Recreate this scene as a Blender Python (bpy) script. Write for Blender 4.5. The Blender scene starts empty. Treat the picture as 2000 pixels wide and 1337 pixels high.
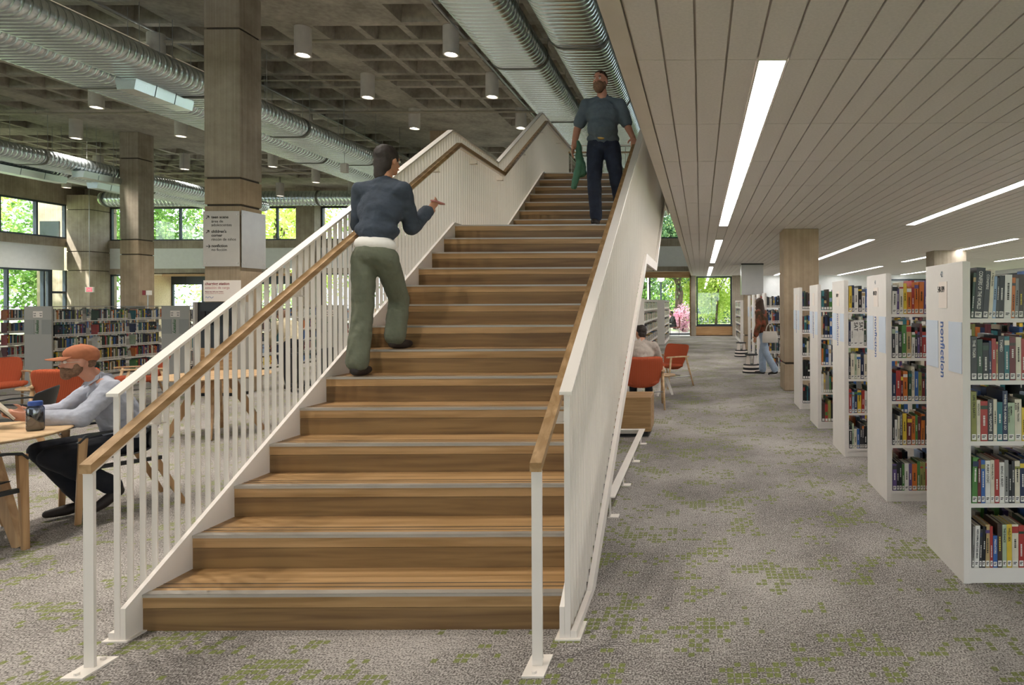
import bpy, bmesh, math, random
from mathutils import Vector, Matrix, Euler, noise
import numpy as np
R = random.Random(7)
PI = math.pi
SC = bpy.context.scene
COL = SC.collection

# ------------------------------------------------------------------ camera
F = 1228.0; VX = 1368.0; VY = 592.0; CH = 1.6      # focal length and principal point in pixels of 2000x1337
cam_d = bpy.data.cameras.new('camera'); cam = bpy.data.objects.new('camera', cam_d); COL.objects.link(cam)
cam_d.sensor_width = 36.0; cam_d.lens = F/2000*36
cam_d.shift_x = (1000-VX)/2000; cam_d.shift_y = (VY-668.5)/2000
cam_d.clip_end = 400; cam_d.clip_start = .05
cam.location = (0, 0, CH)
cam.rotation_euler = Euler((PI/2, 0, 0)); cam.rotation_euler.rotate_axis('Z', -math.radians(.25))
SC.camera = cam
def P(px, py, Y): return Vector(((px-VX)*Y/F, Y, CH-(py-VY)*Y/F))
def FY(py): return F*CH/(py-VY)                    # depth of a floor point seen at row py
def G(px, py): y = FY(py); return Vector(((px-VX)*y/F, y, 0))

# ------------------------------------------------------------------ world, sun, exposure
w = bpy.data.worlds.new('sky'); SC.world = w; w.use_nodes = True
nt = w.node_tree; nt.nodes.clear()
out = nt.nodes.new('ShaderNodeOutputWorld'); bg = nt.nodes.new('ShaderNodeBackground')
tc = nt.nodes.new('ShaderNodeTexCoord'); nz = nt.nodes.new('ShaderNodeTexNoise'); rp = nt.nodes.new('ShaderNodeValToRGB')
nz.inputs['Scale'].default_value = 2.2; nz.inputs['Detail'].default_value = 5
rp.color_ramp.elements[0].position = .35; rp.color_ramp.elements[0].color = (.66, .82, 1, 1)
rp.color_ramp.elements[1].position = .6; rp.color_ramp.elements[1].color = (.98, .99, 1, 1)
nt.links.new(tc.outputs['Generated'], nz.inputs['Vector']); nt.links.new(nz.outputs['Fac'], rp.inputs['Fac'])
nt.links.new(rp.outputs['Color'], bg.inputs['Color']); bg.inputs['Strength'].default_value = 2.6
nt.links.new(bg.outputs[0], out.inputs[0])
sd = bpy.data.lights.new('sun', 'SUN'); so = bpy.data.objects.new('sun', sd); COL.objects.link(so)
sd.energy = 10.0; sd.angle = math.radians(1.5); sd.color = (1, .95, .86)
so.rotation_euler = Euler((math.radians(28), math.radians(-24), 0)); so.location = (0, 0, 30)
SC.view_settings.view_transform = 'Standard'; SC.view_settings.look = 'None'
SC.view_settings.gamma = 1; SC.view_settings.use_curve_mapping = False
SC.view_settings.exposure = 0.58
EMIT_STRIP = 17.5; EMIT_DOWN = 14.0; SPOT_W = 165
SC.cycles.max_bounces = 6; SC.cycles.diffuse_bounces = 4; SC.cycles.glossy_bounces = 3
SC.cycles.transmission_bounces = 4; SC.cycles.transparent_max_bounces = 10
SC.cycles.caustics_reflective = False; SC.cycles.caustics_refractive = False
SC.cycles.sample_clamp_indirect = 6
SC.cycles.use_denoising = True

# ------------------------------------------------------------------ materials
def srgb(h):
    h = h.lstrip('#'); c = [int(h[i:i+2], 16)/255 for i in (0, 2, 4)]
    return tuple(x/12.92 if x <= .04045 else ((x+.055)/1.055)**2.4 for x in c)+(1,)
def newmat(name):
    m = bpy.data.materials.new(name); m.use_nodes = True
    n = m.node_tree; b = n.nodes['Principled BSDF']; return m, n, b
def N(n, t, **k):
    x = n.nodes.new('ShaderNode'+t)
    for a, v in k.items(): setattr(x, a, v)
    return x
def coords(n, scale, rot=(0, 0, 0), kind='Object'):
    t = N(n, 'TexCoord'); m = N(n, 'Mapping'); m.inputs['Scale'].default_value = scale; m.inputs['Rotation'].default_value = rot
    n.links.new(t.outputs[kind], m.inputs['Vector']); return m.outputs[0]
def plain(name, col, rough=.5, metal=0, var=.06, scale=6, bump=0, bscale=200, spec=None):
    m, n, b = newmat(name); c = srgb(col) if isinstance(col, str) else col
    v = coords(n, (scale,)*3); z = N(n, 'TexNoise'); z.inputs['Scale'].default_value = 1; z.inputs['Detail'].default_value = 3
    n.links.new(v, z.inputs['Vector'])
    r = N(n, 'ValToRGB'); r.color_ramp.elements[0].position = .3; r.color_ramp.elements[1].position = .7
    r.color_ramp.elements[0].color = tuple(x*(1-var) for x in c[:3])+(1,); r.color_ramp.elements[1].color = tuple(min(1, x*(1+var)) for x in c[:3])+(1,)
    n.links.new(z.outputs['Fac'], r.inputs['Fac']); n.links.new(r.outputs[0], b.inputs['Base Color'])
    b.inputs['Roughness'].default_value = rough; b.inputs['Metallic'].default_value = metal
    if spec is not None: b.inputs['Specular IOR Level'].default_value = spec
    if bump:
        z2 = N(n, 'TexNoise'); z2.inputs['Scale'].default_value = bscale; n.links.new(coords(n, (1, 1, 1)), z2.inputs['Vector'])
        bp = N(n, 'Bump'); bp.inputs['Strength'].default_value = min(1, bump); bp.inputs['Distance'].default_value = .004 if bscale > 50 else .012
        n.links.new(z2.outputs['Fac'], bp.inputs['Height']); n.links.new(bp.outputs[0], b.inputs['Normal'])
    return m
def wood(name, c1, c2, axis=0, rough=.42, sc=1.0):
    m, n, b = newmat(name)
    s = [26*sc]*3; s[axis] = 1.3*sc
    v = coords(n, tuple(s)); z = N(n, 'TexNoise'); z.inputs['Scale'].default_value = 1; z.inputs['Detail'].default_value = 6; z.inputs['Distortion'].default_value = .7
    n.links.new(v, z.inputs['Vector'])
    s2 = [5*sc]*3; s2[axis] = .7*sc
    z2 = N(n, 'TexWave'); z2.wave_type = 'RINGS'; z2.inputs['Scale'].default_value = .9; z2.inputs['Distortion'].default_value = 5; z2.inputs['Detail'].default_value = 3
    n.links.new(coords(n, tuple(s2)), z2.inputs['Vector'])
    oi = N(n, 'ObjectInfo'); ma = N(n, 'MapRange'); ma.inputs['To Min'].default_value = -.09; ma.inputs['To Max'].default_value = .09
    n.links.new(oi.outputs['Random'], ma.inputs['Value'])
    mx = N(n, 'Math', operation='MULTIPLY_ADD'); mx.inputs[1].default_value = .16
    n.links.new(z2.outputs['Fac'], mx.inputs[0]); n.links.new(z.outputs['Fac'], mx.inputs[2])
    ad = N(n, 'Math', operation='ADD'); n.links.new(mx.outputs[0], ad.inputs[0]); n.links.new(ma.outputs[0], ad.inputs[1])
    r = N(n, 'ValToRGB'); r.color_ramp.elements[0].position = .36; r.color_ramp.elements[1].position = .80
    r.color_ramp.elements[0].color = srgb(c1); r.color_ramp.elements[1].color = srgb(c2)
    n.links.new(ad.outputs[0], r.inputs['Fac']); n.links.new(r.outputs[0], b.inputs['Base Color'])
    b.inputs['Roughness'].default_value = rough
    return m
def concrete(name, c1, c2, board=False):
    m, n, b = newmat(name)
    z = N(n, 'TexNoise'); z.inputs['Scale'].default_value = 1; z.inputs['Detail'].default_value = 8; z.inputs['Roughness'].default_value = .65
    n.links.new(coords(n, (1.1, 1.1, 1.1)), z.inputs['Vector'])
    z3 = N(n, 'TexNoise'); z3.inputs['Scale'].default_value = 1; z3.inputs['Detail'].default_value = 4
    n.links.new(coords(n, (28, 28, .35) if board else (9, 9, 9)), z3.inputs['Vector'])
    mx = N(n, 'Math', operation='MULTIPLY_ADD'); mx.inputs[1].default_value = .45; n.links.new(z3.outputs['Fac'], mx.inputs[0]); n.links.new(z.outputs['Fac'], mx.inputs[2])
    r = N(n, 'ValToRGB'); r.color_ramp.elements[0].position = .52; r.color_ramp.elements[1].position = .95
    r.color_ramp.elements[0].color = srgb(c1); r.color_ramp.elements[1].color = srgb(c2)
    n.links.new(mx.outputs[0], r.inputs['Fac']); n.links.new(r.outputs[0], b.inputs['Base Color'])
    b.inputs['Roughness'].default_value = .85
    bp = N(n, 'Bump'); bp.inputs['Strength'].default_value = .25; bp.inputs['Distance'].default_value = .01
    n.links.new(z3.outputs['Fac'], bp.inputs['Height']); n.links.new(bp.outputs[0], b.inputs['Normal'])
    return m
def emit(name, col, s):
    m = bpy.data.materials.new(name); m.use_nodes = True; n = m.node_tree; n.nodes.clear()
    o = N(n, 'OutputMaterial'); e = N(n, 'Emission'); e.inputs[0].default_value = srgb(col); e.inputs[1].default_value = s
    n.links.new(e.outputs[0], o.inputs[0]); return m
def glassy(name, tint, a=.9, rough=.02):
    m = bpy.data.materials.new(name); m.use_nodes = True; n = m.node_tree; n.nodes.clear()
    o = N(n, 'OutputMaterial'); t = N(n, 'BsdfTransparent'); g = N(n, 'BsdfGlossy'); x = N(n, 'MixShader')
    t.inputs[0].default_value = srgb(tint); g.inputs['Roughness'].default_value = rough; x.inputs[0].default_value = 1-a
    n.links.new(t.outputs[0], x.inputs[1]); n.links.new(g.outputs[0], x.inputs[2]); n.links.new(x.outputs[0], o.inputs[0]); return m
def carpet_mat():
    m, n, b = newmat('carpet')
    tcn = N(n, 'TexCoord'); L = n.links.new
    z = N(n, 'TexNoise'); z.inputs['Scale'].default_value = 120; z.inputs['Detail'].default_value = 2; L(tcn.outputs['Object'], z.inputs['Vector'])
    zl = N(n, 'TexNoise'); zl.inputs['Scale'].default_value = .8; zl.inputs['Detail'].default_value = 4; L(tcn.outputs['Object'], zl.inputs['Vector'])
    st = N(n, 'TexNoise'); st.inputs['Scale'].default_value = 1; st.inputs['Detail'].default_value = 3
    mp = N(n, 'Mapping'); mp.inputs['Scale'].default_value = (14, 90, 1); L(tcn.outputs['Object'], mp.inputs['Vector']); L(mp.outputs[0], st.inputs['Vector'])
    a = N(n, 'Math', operation='MULTIPLY_ADD'); a.inputs[1].default_value = .5; L(zl.outputs['Fac'], a.inputs[0]); L(z.outputs['Fac'], a.inputs[2])
    a2 = N(n, 'Math', operation='MULTIPLY_ADD'); a2.inputs[1].default_value = .28; L(st.outputs['Fac'], a2.inputs[0]); L(a.outputs[0], a2.inputs[2])
    r = N(n, 'ValToRGB'); r.color_ramp.elements[0].position = .72; r.color_ramp.elements[1].position = 1.28 if False else 1.0
    r.color_ramp.elements[0].color = srgb('#57524e'); r.color_ramp.elements[1].color = srgb('#bdb6b0')
    dv = N(n, 'Math', operation='MULTIPLY'); dv.inputs[1].default_value = .95; L(a2.outputs[0], dv.inputs[0]); L(dv.outputs[0], r.inputs['Fac'])
    # green tufts: cells snapped to a grid, kept where two patch masks agree
    sn = N(n, 'VectorMath', operation='SNAP'); sn.inputs[1].default_value = (.034, .040, 1); L(tcn.outputs['Object'], sn.inputs[0])
    wn = N(n, 'TexWhiteNoise'); L(sn.outputs[0], wn.inputs['Vector'])
    mp2 = N(n, 'Mapping'); mp2.inputs['Scale'].default_value = (1.0, 1.35, 1); L(sn.outputs[0], mp2.inputs['Vector'])
    pz = N(n, 'TexNoise'); pz.inputs['Scale'].default_value = 2.3; pz.inputs['Detail'].default_value = 3; pz.inputs['Distortion'].default_value = .6; L(mp2.outputs[0], pz.inputs['Vector'])
    mp3 = N(n, 'Mapping'); mp3.inputs['Scale'].default_value = (6, 11, 1); L(sn.outputs[0], mp3.inputs['Vector'])
    pz2 = N(n, 'TexNoise'); pz2.inputs['Scale'].default_value = 1; pz2.inputs['Detail'].default_value = 1; L(mp3.outputs[0], pz2.inputs['Vector'])
    s1 = N(n, 'Math', operation='MULTIPLY_ADD'); s1.inputs[1].default_value = .55; L(pz2.outputs['Fac'], s1.inputs[0]); L(pz.outputs['Fac'], s1.inputs[2])
    s2 = N(n, 'Math', operation='MULTIPLY_ADD'); s2.inputs[1].default_value = .22; L(wn.outputs['Value'], s2.inputs[0]); L(s1.outputs[0], s2.inputs[2])
    g = N(n, 'Math', operation='GREATER_THAN'); g.inputs[1].default_value = .985; L(s2.outputs[0], g.inputs[0])
    # gaps between tufts
    fr = N(n, 'VectorMath', operation='SUBTRACT'); L(tcn.outputs['Object'], fr.inputs[0]); L(sn.outputs[0], fr.inputs[1])
    sx = N(n, 'SeparateXYZ'); L(fr.outputs[0], sx.inputs[0])
    gx = N(n, 'Math', operation='GREATER_THAN'); gx.inputs[1].default_value = .007; L(sx.outputs[0], gx.inputs[0])
    gy = N(n, 'Math', operation='GREATER_THAN'); gy.inputs[1].default_value = .009; L(sx.outputs[1], gy.inputs[0])
    m1 = N(n, 'Math', operation='MULTIPLY'); L(gx.outputs[0], m1.inputs[0]); L(gy.outputs[0], m1.inputs[1])
    m2 = N(n, 'Math', operation='MULTIPLY'); L(m1.outputs[0], m2.inputs[0]); L(g.outputs[0], m2.inputs[1])
    m3 = N(n, 'Math', operation='MULTIPLY'); m3.inputs[1].default_value = .8; L(m2.outputs[0], m3.inputs[0])
    mix = N(n, 'Mix', data_type='RGBA'); L(m3.outputs[0], mix.inputs[0]); L(r.outputs[0], mix.inputs[6]); mix.inputs[7].default_value = srgb('#717b36')
    L(mix.outputs[2], b.inputs['Base Color']); b.inputs['Roughness'].default_value = .95; b.inputs['Specular IOR Level'].default_value = .2
    bp = N(n, 'Bump'); bp.inputs['Strength'].default_value = .5; bp.inputs['Distance'].default_value = .004; L(z.outputs['Fac'], bp.inputs['Height']); L(bp.outputs[0], b.inputs['Normal'])
    return m
def fabric_rib(name, col, freq=60):
    m, n, b = newmat(name); L = n.links.new
    wv = N(n, 'TexWave'); wv.bands_direction = 'X'; wv.inputs['Scale'].default_value = freq/20*1.0; wv.inputs['Distortion'].default_value = .3
    mp = coords(n, (6.28, 6.28, 6.28)); L(mp, wv.inputs['Vector'])
    r = N(n, 'ValToRGB'); c = srgb(col); r.color_ramp.elements[0].color = tuple(x*.68 for x in c[:3])+(1,); r.color_ramp.elements[1].color = c
    r.color_ramp.elements[1].position = .5
    L(wv.outputs['Fac'], r.inputs['Fac']); L(r.outputs[0], b.inputs['Base Color']); b.inputs['Roughness'].default_value = .95
    b.inputs['Specular IOR Level'].default_value = .15
    bp = N(n, 'Bump'); bp.inputs['Strength'].default_value = .4; bp.inputs['Distance'].default_value = .004; L(wv.outputs['Fac'], bp.inputs['Height']); L(bp.outputs[0], b.inputs['Normal'])
    return m
def leafmat(name, c1, c2, tr=.5):
    m = bpy.data.materials.new(name); m.use_nodes = True; n = m.node_tree; n.nodes.clear(); L = n.links.new
    o = N(n, 'OutputMaterial'); d = N(n, 'BsdfDiffuse'); t = N(n, 'BsdfTranslucent'); x = N(n, 'MixShader'); x.inputs[0].default_value = tr
    z = N(n, 'TexNoise'); z.inputs['Scale'].default_value = 1.5; z.inputs['Detail'].default_value = 4; L(coords(n, (1, 1, 1)), z.inputs['Vector'])
    r = N(n, 'ValToRGB'); r.color_ramp.elements[0].position = .38; r.color_ramp.elements[1].position = .62
    r.color_ramp.elements[0].color = srgb(c1); r.color_ramp.elements[1].color = srgb(c2)
    L(z.outputs['Fac'], r.inputs[0]); L(r.outputs[0], d.inputs[0]); L(r.outputs[0], t.inputs[0])
    L(d.outputs[0], x.inputs[1]); L(t.outputs[0], x.inputs[2]); L(x.outputs[0], o.inputs[0]); return m
M = {}
M['white'] = plain('white_steel', '#e9e1d8', .45, 0, .02)
M['white_wall'] = plain('white_plaster', '#e4e6e6', .8, 0, .03)
M['soffit'] = plain('soffit_paint', '#d8cfc5', .75, 0, .03)
M['tile'] = plain('ceiling_tile', '#e0d9d5', .95, 0, .05, 60, .3, 400)
M['grid'] = plain('ceiling_grid', '#cbc2b8', .7, 0, .02)
M['carpet'] = carpet_mat()
M['oak'] = wood('stair_oak', '#927046', '#bc976a', 0)
M['oak_light'] = wood('pale_oak', '#b08c64', '#d3b48c', 0, .45)
M['oak_y'] = wood('rail_oak', '#96744a', '#bf9c72', 1, .45)
M['oak_z'] = wood('leg_oak', '#96704a', '#c09b70', 2, .45)
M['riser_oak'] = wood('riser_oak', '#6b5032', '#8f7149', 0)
M['wallwood'] = wood('wall_oak', '#a67c4e', '#d0a878', 0, .5)
M['palewood'] = wood('pale_panel_oak', '#cdb48c', '#ead6b4', 0, .5)
M['nosing'] = plain('nosing_aluminium', '#bdb8af', .36, .6, .04)
M['groove'] = plain('grip_strip', '#4b4238', .6)
M['conc'] = concrete('board_marked_concrete', '#857a6b', '#b5aa99', True)
M['conc_w'] = concrete('column_concrete_warm', '#8c7860', '#b8a489', True)
M['conc_c'] = concrete('ceiling_concrete', '#858076', '#bdb6aa')
M['dark'] = plain('joint_shadow_gap', '#4a4239', .9)
M['duct'] = plain('galvanised_duct', '#dbe6ea', .27, .88, .06, 1.2)
M['band'] = plain('duct_band', '#7b7a74', .6, .6)
M['pipe'] = plain('painted_pipe', '#a89f8d', .6)
M['conduit'] = plain('conduit', '#a8a9a8', .35, .8)
M['fixture'] = plain('downlight_white', '#cfc9c2', .5)
M['frame'] = plain('dark_window_frame', '#343d46', .45, .3)
M['glass'] = glassy('window_glass', '#fbfcfc', .94)
M['case'] = plain('bookcase_enamel', '#e6dfd7', .5, 0, .02)
M['case_g'] = plain('bookcase_grey_enamel', '#aaa59c', .55, 0, .02)
M['sign_blue'] = plain('sign_pale_blue', '#d3dbe6', .5, 0, .01)
M['sign_grey'] = plain('sign_grey', '#94938c', .5, 0, .01)
M['card'] = plain('card_cream', '#efe3d8', .7, 0, .01)
M['ink'] = plain('ink_black', '#2b2926', .7)
M['ink_blue'] = plain('ink_blue', '#4f6aa8', .6)
M['ink_green'] = plain('ink_green', '#3d6b3a', .6)
M['ink_grey'] = plain('ink_grey', '#7c8a92', .6)
M['ink_red'] = plain('ink_red', '#8c3038', .6)
M['ink_pink'] = plain('ink_pink', '#c98a86', .6)
M['ink_w'] = plain('ink_white', '#e6e2da', .6)
M['ink_y'] = plain('ink_yellow', '#d9c34a', .6)
M['acrylic'] = plain('frosted_acrylic', '#b9b1a6', .25, 0, .03)
M['acrylic_c'] = plain('frosted_acrylic_cool', '#aeaca8', .25, 0, .03)
M['orange'] = fabric_rib('orange_upholstery', '#bd5c3e')
M['black'] = plain('black_plastic', '#1d1f21', .45)
M['blackm'] = plain('black_rubber', '#1a1a1b', .7)
M['strip'] = emit('linear_light', '#fffbf8', EMIT_STRIP)
M['lamp'] = emit('downlight_lamp', '#fff3e2', EMIT_DOWN)
M['globe'] = emit('globe_lamp', '#fff4dc', 4.0)
M['exit_red'] = emit('exit_sign_red', '#e0566a', 1.2)
M['skin'] = plain('skin', '#c08a6c', .55, 0, .06, 20)
M['skin2'] = plain('skin_ruddy', '#c48c74', .55, 0, .06, 20)
M['hair'] = plain('dark_brown_hair', '#2a1f19', .6, 0, .2, 60, .6, 300)
M['hair2'] = plain('brown_hair', '#46301f', .6, 0, .2, 60, .6, 300)
M['beard'] = plain('brown_beard', '#80604a', .8, 0, .25, 90, .8, 400)
M['page'] = plain('paper_pages', '#cfc6b4', .85)
M['label'] = plain('spine_label_white', '#e9e5de', .7, 0, .02)
M['ground'] = plain('outdoor_grass', '#8f9a72', .95, 0, .2, 2)
M['paving'] = plain('outdoor_paving', '#c9c6be', .9, 0, .06, 2)
M['bark'] = plain('bark', '#5e5247', .9, 0, .3, 12, .6, 30)

# ------------------------------------------------------------------ mesh helpers
class MB:
    def __init__(s): s.v = []; s.f = []; s.mi = []
    def add(s, vs, fs, mi=0):
        o = len(s.v); s.v += [tuple(x) for x in vs]; s.f += [tuple(i+o for i in f) for f in fs]; s.mi += [mi]*len(fs); return s
    def box(s, x0, x1, y0, y1, z0, z1, mi=0):
        return s.add([(x0, y0, z0), (x1, y0, z0), (x1, y1, z0), (x0, y1, z0), (x0, y0, z1), (x1, y0, z1), (x1, y1, z1), (x0, y1, z1)],
                     [(0, 3, 2, 1), (4, 5, 6, 7), (0, 1, 5, 4), (1, 2, 6, 5), (2, 3, 7, 6), (3, 0, 4, 7)], mi)
    def beam(s, a, b, w, h, up=(0, 0, 1), w2=None, h2=None, mi=0):
        a = Vector(a); b = Vector(b); d = (b-a).normalized(); u = Vector(up)
        sd = d.cross(u)
        if sd.length < 1e-4: sd = Vector((1, 0, 0))
        sd.normalize(); u = sd.cross(d); w2 = w if w2 is None else w2; h2 = h if h2 is None else h2
        vs = [a-sd*w/2-u*h/2, a+sd*w/2-u*h/2, a+sd*w/2+u*h/2, a-sd*w/2+u*h/2, b-sd*w2/2-u*h2/2, b+sd*w2/2-u*h2/2, b+sd*w2/2+u*h2/2, b-sd*w2/2+u*h2/2]
        return s.add(vs, [(0, 1, 2, 3), (7, 6, 5, 4), (0, 4, 5, 1), (1, 5, 6, 2), (2, 6, 7, 3), (3, 7, 4, 0)], mi)
    def cyl(s, a, b, r, r2=None, n=16, caps=True, mi=0):
        a = Vector(a); b = Vector(b); d = (b-a).normalized(); q = d.to_track_quat('Z', 'Y'); r2 = r if r2 is None else r2
        vs = []
        for c, rr in ((a, r), (b, r2)):
            for i in range(n): vs.append(c+q@Vector((rr*math.cos(2*PI*i/n), rr*math.sin(2*PI*i/n), 0)))
        fs = [(i, (i+1) % n, n+(i+1) % n, n+i) for i in range(n)]
        if caps: fs += [tuple(range(n-1, -1, -1)), tuple(range(n, 2*n))]
        return s.add(vs, fs, mi)
    def lathe(s, prof, c=(0, 0, 0), n=24, mi=0):
        vs = []; m = len(prof)
        for r, z in prof:
            for i in range(n): vs.append((c[0]+r*math.cos(2*PI*i/n), c[1]+r*math.sin(2*PI*i/n), c[2]+z))
        fs = [(j*n+i, j*n+(i+1) % n, (j+1)*n+(i+1) % n, (j+1)*n+i) for j in range(m-1) for i in range(n)]
        return s.add(vs, fs, mi)
    def rings(s, rs, close=True, caps=True, mi=0):
        n = len(rs[0]); vs = [p for r in rs for p in r]
        fs = [(j*n+i, j*n+(i+1) % n, (j+1)*n+(i+1) % n, (j+1)*n+i) for j in range(len(rs)-1) for i in range(n if close else n-1)]
        if caps: fs += [tuple(range(n-1, -1, -1)), tuple(range((len(rs)-1)*n, len(rs)*n))]
        return s.add(vs, fs, mi)
    def tube(s, path, r, n=8, mi=0):
        path = [Vector(p) for p in path]; rs = []
        for i, p in enumerate(path):
            d = (path[min(i+1, len(path)-1)]-path[max(i-1, 0)]).normalized(); q = d.to_track_quat('Z', 'Y')
            rr = r[i] if isinstance(r, (list, tuple)) else r
            rs.append([p+q@Vector((rr*math.cos(2*PI*k/n), rr*math.sin(2*PI*k/n), 0)) for k in range(n)])
        return s.rings(rs, mi=mi)
    def prism_x(s, poly, x0, x1, mi=0):     # poly in (y, z)
        n = len(poly); vs = [(x0, y, z) for y, z in poly]+[(x1, y, z) for y, z in poly]
        fs = [tuple(range(n)), tuple(range(2*n-1, n-1, -1))]+[(i, n+i, n+(i+1) % n, (i+1) % n) for i in range(n)]
        return s.add(vs, fs, mi)
    def prism_z(s, poly, z0, z1, mi=0):     # poly in (x, y), counter-clockwise
        n = len(poly); vs = [(x, y, z0) for x, y in poly]+[(x, y, z1) for x, y in poly]
        fs = [tuple(range(n-1, -1, -1)), tuple(range(n, 2*n))]+[(i, (i+1) % n, n+(i+1) % n, n+i) for i in range(n)]
        return s.add(vs, fs, mi)
    def ell(s, c, r, rot=None, nu=16, nv=10, mi=0):
        c = Vector(c); vs = []; rot = rot or Matrix.Identity(3)
        for j in range(nv+1):
            t = PI*j/nv
            for i in range(nu):
                p = 2*PI*i/nu; vs.append(c+rot@Vector((r[0]*math.sin(t)*math.cos(p), r[1]*math.sin(t)*math.sin(p), r[2]*math.cos(t))))
        return s.add(vs, [(j*nu+i, (j+1)*nu+i, (j+1)*nu+(i+1) % nu, j*nu+(i+1) % nu) for j in range(nv) for i in range(nu)], mi)
    def mesh(s, name, mats, off=None, smooth=False, fix=True):
        me = bpy.data.meshes.new(name)
        vs = s.v if off is None else [(a-off[0], b-off[1], c-off[2]) for a, b, c in s.v]
        me.from_pydata(vs, [], s.f)
        for m in (mats if isinstance(mats, (list, tuple)) else [mats]): me.materials.append(M[m] if isinstance(m, str) else m)
        me.polygons.foreach_set('material_index', s.mi)
        if fix and len(s.f) < 60000:
            b = bmesh.new(); b.from_mesh(me); bmesh.ops.recalc_face_normals(b, faces=b.faces); b.to_mesh(me); b.free()
        if smooth: me.polygons.foreach_set('use_smooth', [True]*len(me.polygons))
        me.update(); return me
    def build(s, name, mats, parent=None, smooth=False, world=False, bevel=0, at=None):
        off = at
        if world and parent is not None:
            L = Vector(parent.location)
            if parent.parent: L = L+Vector(parent.parent.location)
            off = L
        me = s.mesh(name, mats, off, smooth)
        o = bpy.data.objects.new(name, me); COL.objects.link(o)
        if parent is not None: o.parent = parent
        if at is not None and parent is None: o.location = at
        if bevel:
            bv = o.modifiers.new('bevel', 'BEVEL'); bv.width = bevel; bv.segments = 2; bv.limit_method = 'ANGLE'; bv.angle_limit = .6
        if smooth and not bevel:
            pass
        return o
def tag(o, label=None, cat=None, group=None, kind=None):
    if label: o['label'] = label
    if cat: o['category'] = cat
    if group: o['group'] = group
    if kind: o['kind'] = kind
    return o
def thing(name, label, cat, loc=(0, 0, 0), rz=0, group=None, kind=None):
    o = bpy.data.objects.new(name, None); COL.objects.link(o); o.location = loc; o.rotation_euler = (0, 0, rz); o.empty_display_size = .1
    return tag(o, label, cat, group, kind)
def inst(name, me, parent=None, loc=(0, 0, 0), rot=(0, 0, 0), scale=None):
    o = bpy.data.objects.new(name, me); COL.objects.link(o)
    if parent is not None: o.parent = parent
    o.location = loc; o.rotation_euler = rot
    if scale: o.scale = scale
    return o
def copy_tree(o, parent=None):
    c = o.copy(); COL.objects.link(c)
    if parent is not None: c.parent = parent
    for ch in list(o.children): copy_tree(ch, c)
    return c
def structure(name, mb, mats, loc=(0, 0, 0), smooth=False):
    o = mb.build(name, mats, at=None if loc == (0, 0, 0) else Vector(loc)); o['kind'] = 'structure'; return o
def text_mesh(txt, size, ext=.0006, bold=0, align='LEFT', sx=1.0, line=1.0):
    cu = bpy.data.curves.new('lettering', 'FONT'); cu.body = txt; cu.size = size; cu.extrude = ext; cu.offset = bold*size; cu.align_x = align
    cu.resolution_u = 3; cu.space_line = line
    o = bpy.data.objects.new('tmp', cu); COL.objects.link(o)
    dg = bpy.context.evaluated_depsgraph_get(); dg.update(); me = bpy.data.meshes.new_from_object(o.evaluated_get(dg))
    bpy.data.objects.remove(o); bpy.data.curves.remove(cu)
    me.materials.clear(); me.transform(Matrix.Diagonal((sx, 1, 1, 1))); return me
def put_text(name, txt, size, mat, parent, origin, right, up, bold=.01, align='LEFT', sx=1.0, ext=.0006, line=1.0):
    """flat lettering standing on a face: right = reading direction, up = letter tops (world axes of the parent)"""
    me = text_mesh(txt, size, ext, bold, align, sx, line); me.materials.append(M[mat])
    r = Vector(right).normalized(); u = Vector(up).normalized(); n = r.cross(u)
    me.transform(Matrix(((r.x, u.x, n.x, origin[0]), (r.y, u.y, n.y, origin[1]), (r.z, u.z, n.z, origin[2]), (0, 0, 0, 1))))
    o = bpy.data.objects.new(name, me); COL.objects.link(o); o.parent = parent; return o
# ================================================================== the setting
H = 7.35; HC = 2.95; FL2 = 22*.1778; DB = 30.97; XL = -30.3; SX = -.456; XR = 13.0; YB = -5.5
o = structure('floor', MB().box(XL, XR, YB, DB, -.12, 0), 'carpet')
# --- waffle ceiling (monolithic slab): coffers between beams on the column lines
MX, MY, BW = .95, .935, .7
xl = [-39.0+10.2*i for i in range(6)]; xl = [-28.8, -18.6, -8.4, 1.8, 12.0]; yl = [-9.43, .62, 10.67, 20.72, 30.77]
def solid(x0, x1, y0, y1):
    for a in xl:
        for b in yl:
            if abs((x0+x1)/2-a) < 2.3 and abs((y0+y1)/2-b) < 2.3: return True
    return False
cells = []
for i in range(len(xl)-1+1):
    bx = xl[i]-10.2+BW/2 if i == 0 else xl[i-1]+BW/2
    for k in range(10):
        x0 = bx+k*MX
        if x0 < XL or x0+MX > 3.2: continue
        for j in range(1, len(yl)):
            for q in range(10):
                y0 = yl[j-1]+BW/2+q*MY
                if y0 < -1 or y0+MY > DB-.6 or solid(x0, x0+MX, y0, y0+MY): continue
                cells.append((x0, y0))
cm = MB(); xs = {XL, XR}; ys = {YB, DB}
rib = .075; dep = .46
for x0, y0 in cells:
    a0, a1, b0, b1 = x0+rib, x0+MX-rib, y0+rib, y0+MY-rib; t = .09
    cm.add([(a0, b0, H), (a1, b0, H), (a1, b1, H), (a0, b1, H), (a0+t, b0+t, H+dep), (a1-t, b0+t, H+dep), (a1-t, b1-t, H+dep), (a0+t, b1-t, H+dep)],
           [(0, 1, 5, 4), (1, 2, 6, 5), (2, 3, 7, 6), (3, 0, 4, 7), (4, 5, 6, 7)])
    X0, X1, Y0, Y1 = x0, x0+MX, y0, y0+MY
    cm.add([(X0, Y0, H), (X1, Y0, H), (X1, Y1, H), (X0, Y1, H), (a0, b0, H), (a1, b0, H), (a1, b1, H), (a0, b1, H)],
           [(0, 1, 5, 4), (1, 2, 6, 5), (2, 3, 7, 6), (3, 0, 4, 7)])
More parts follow.
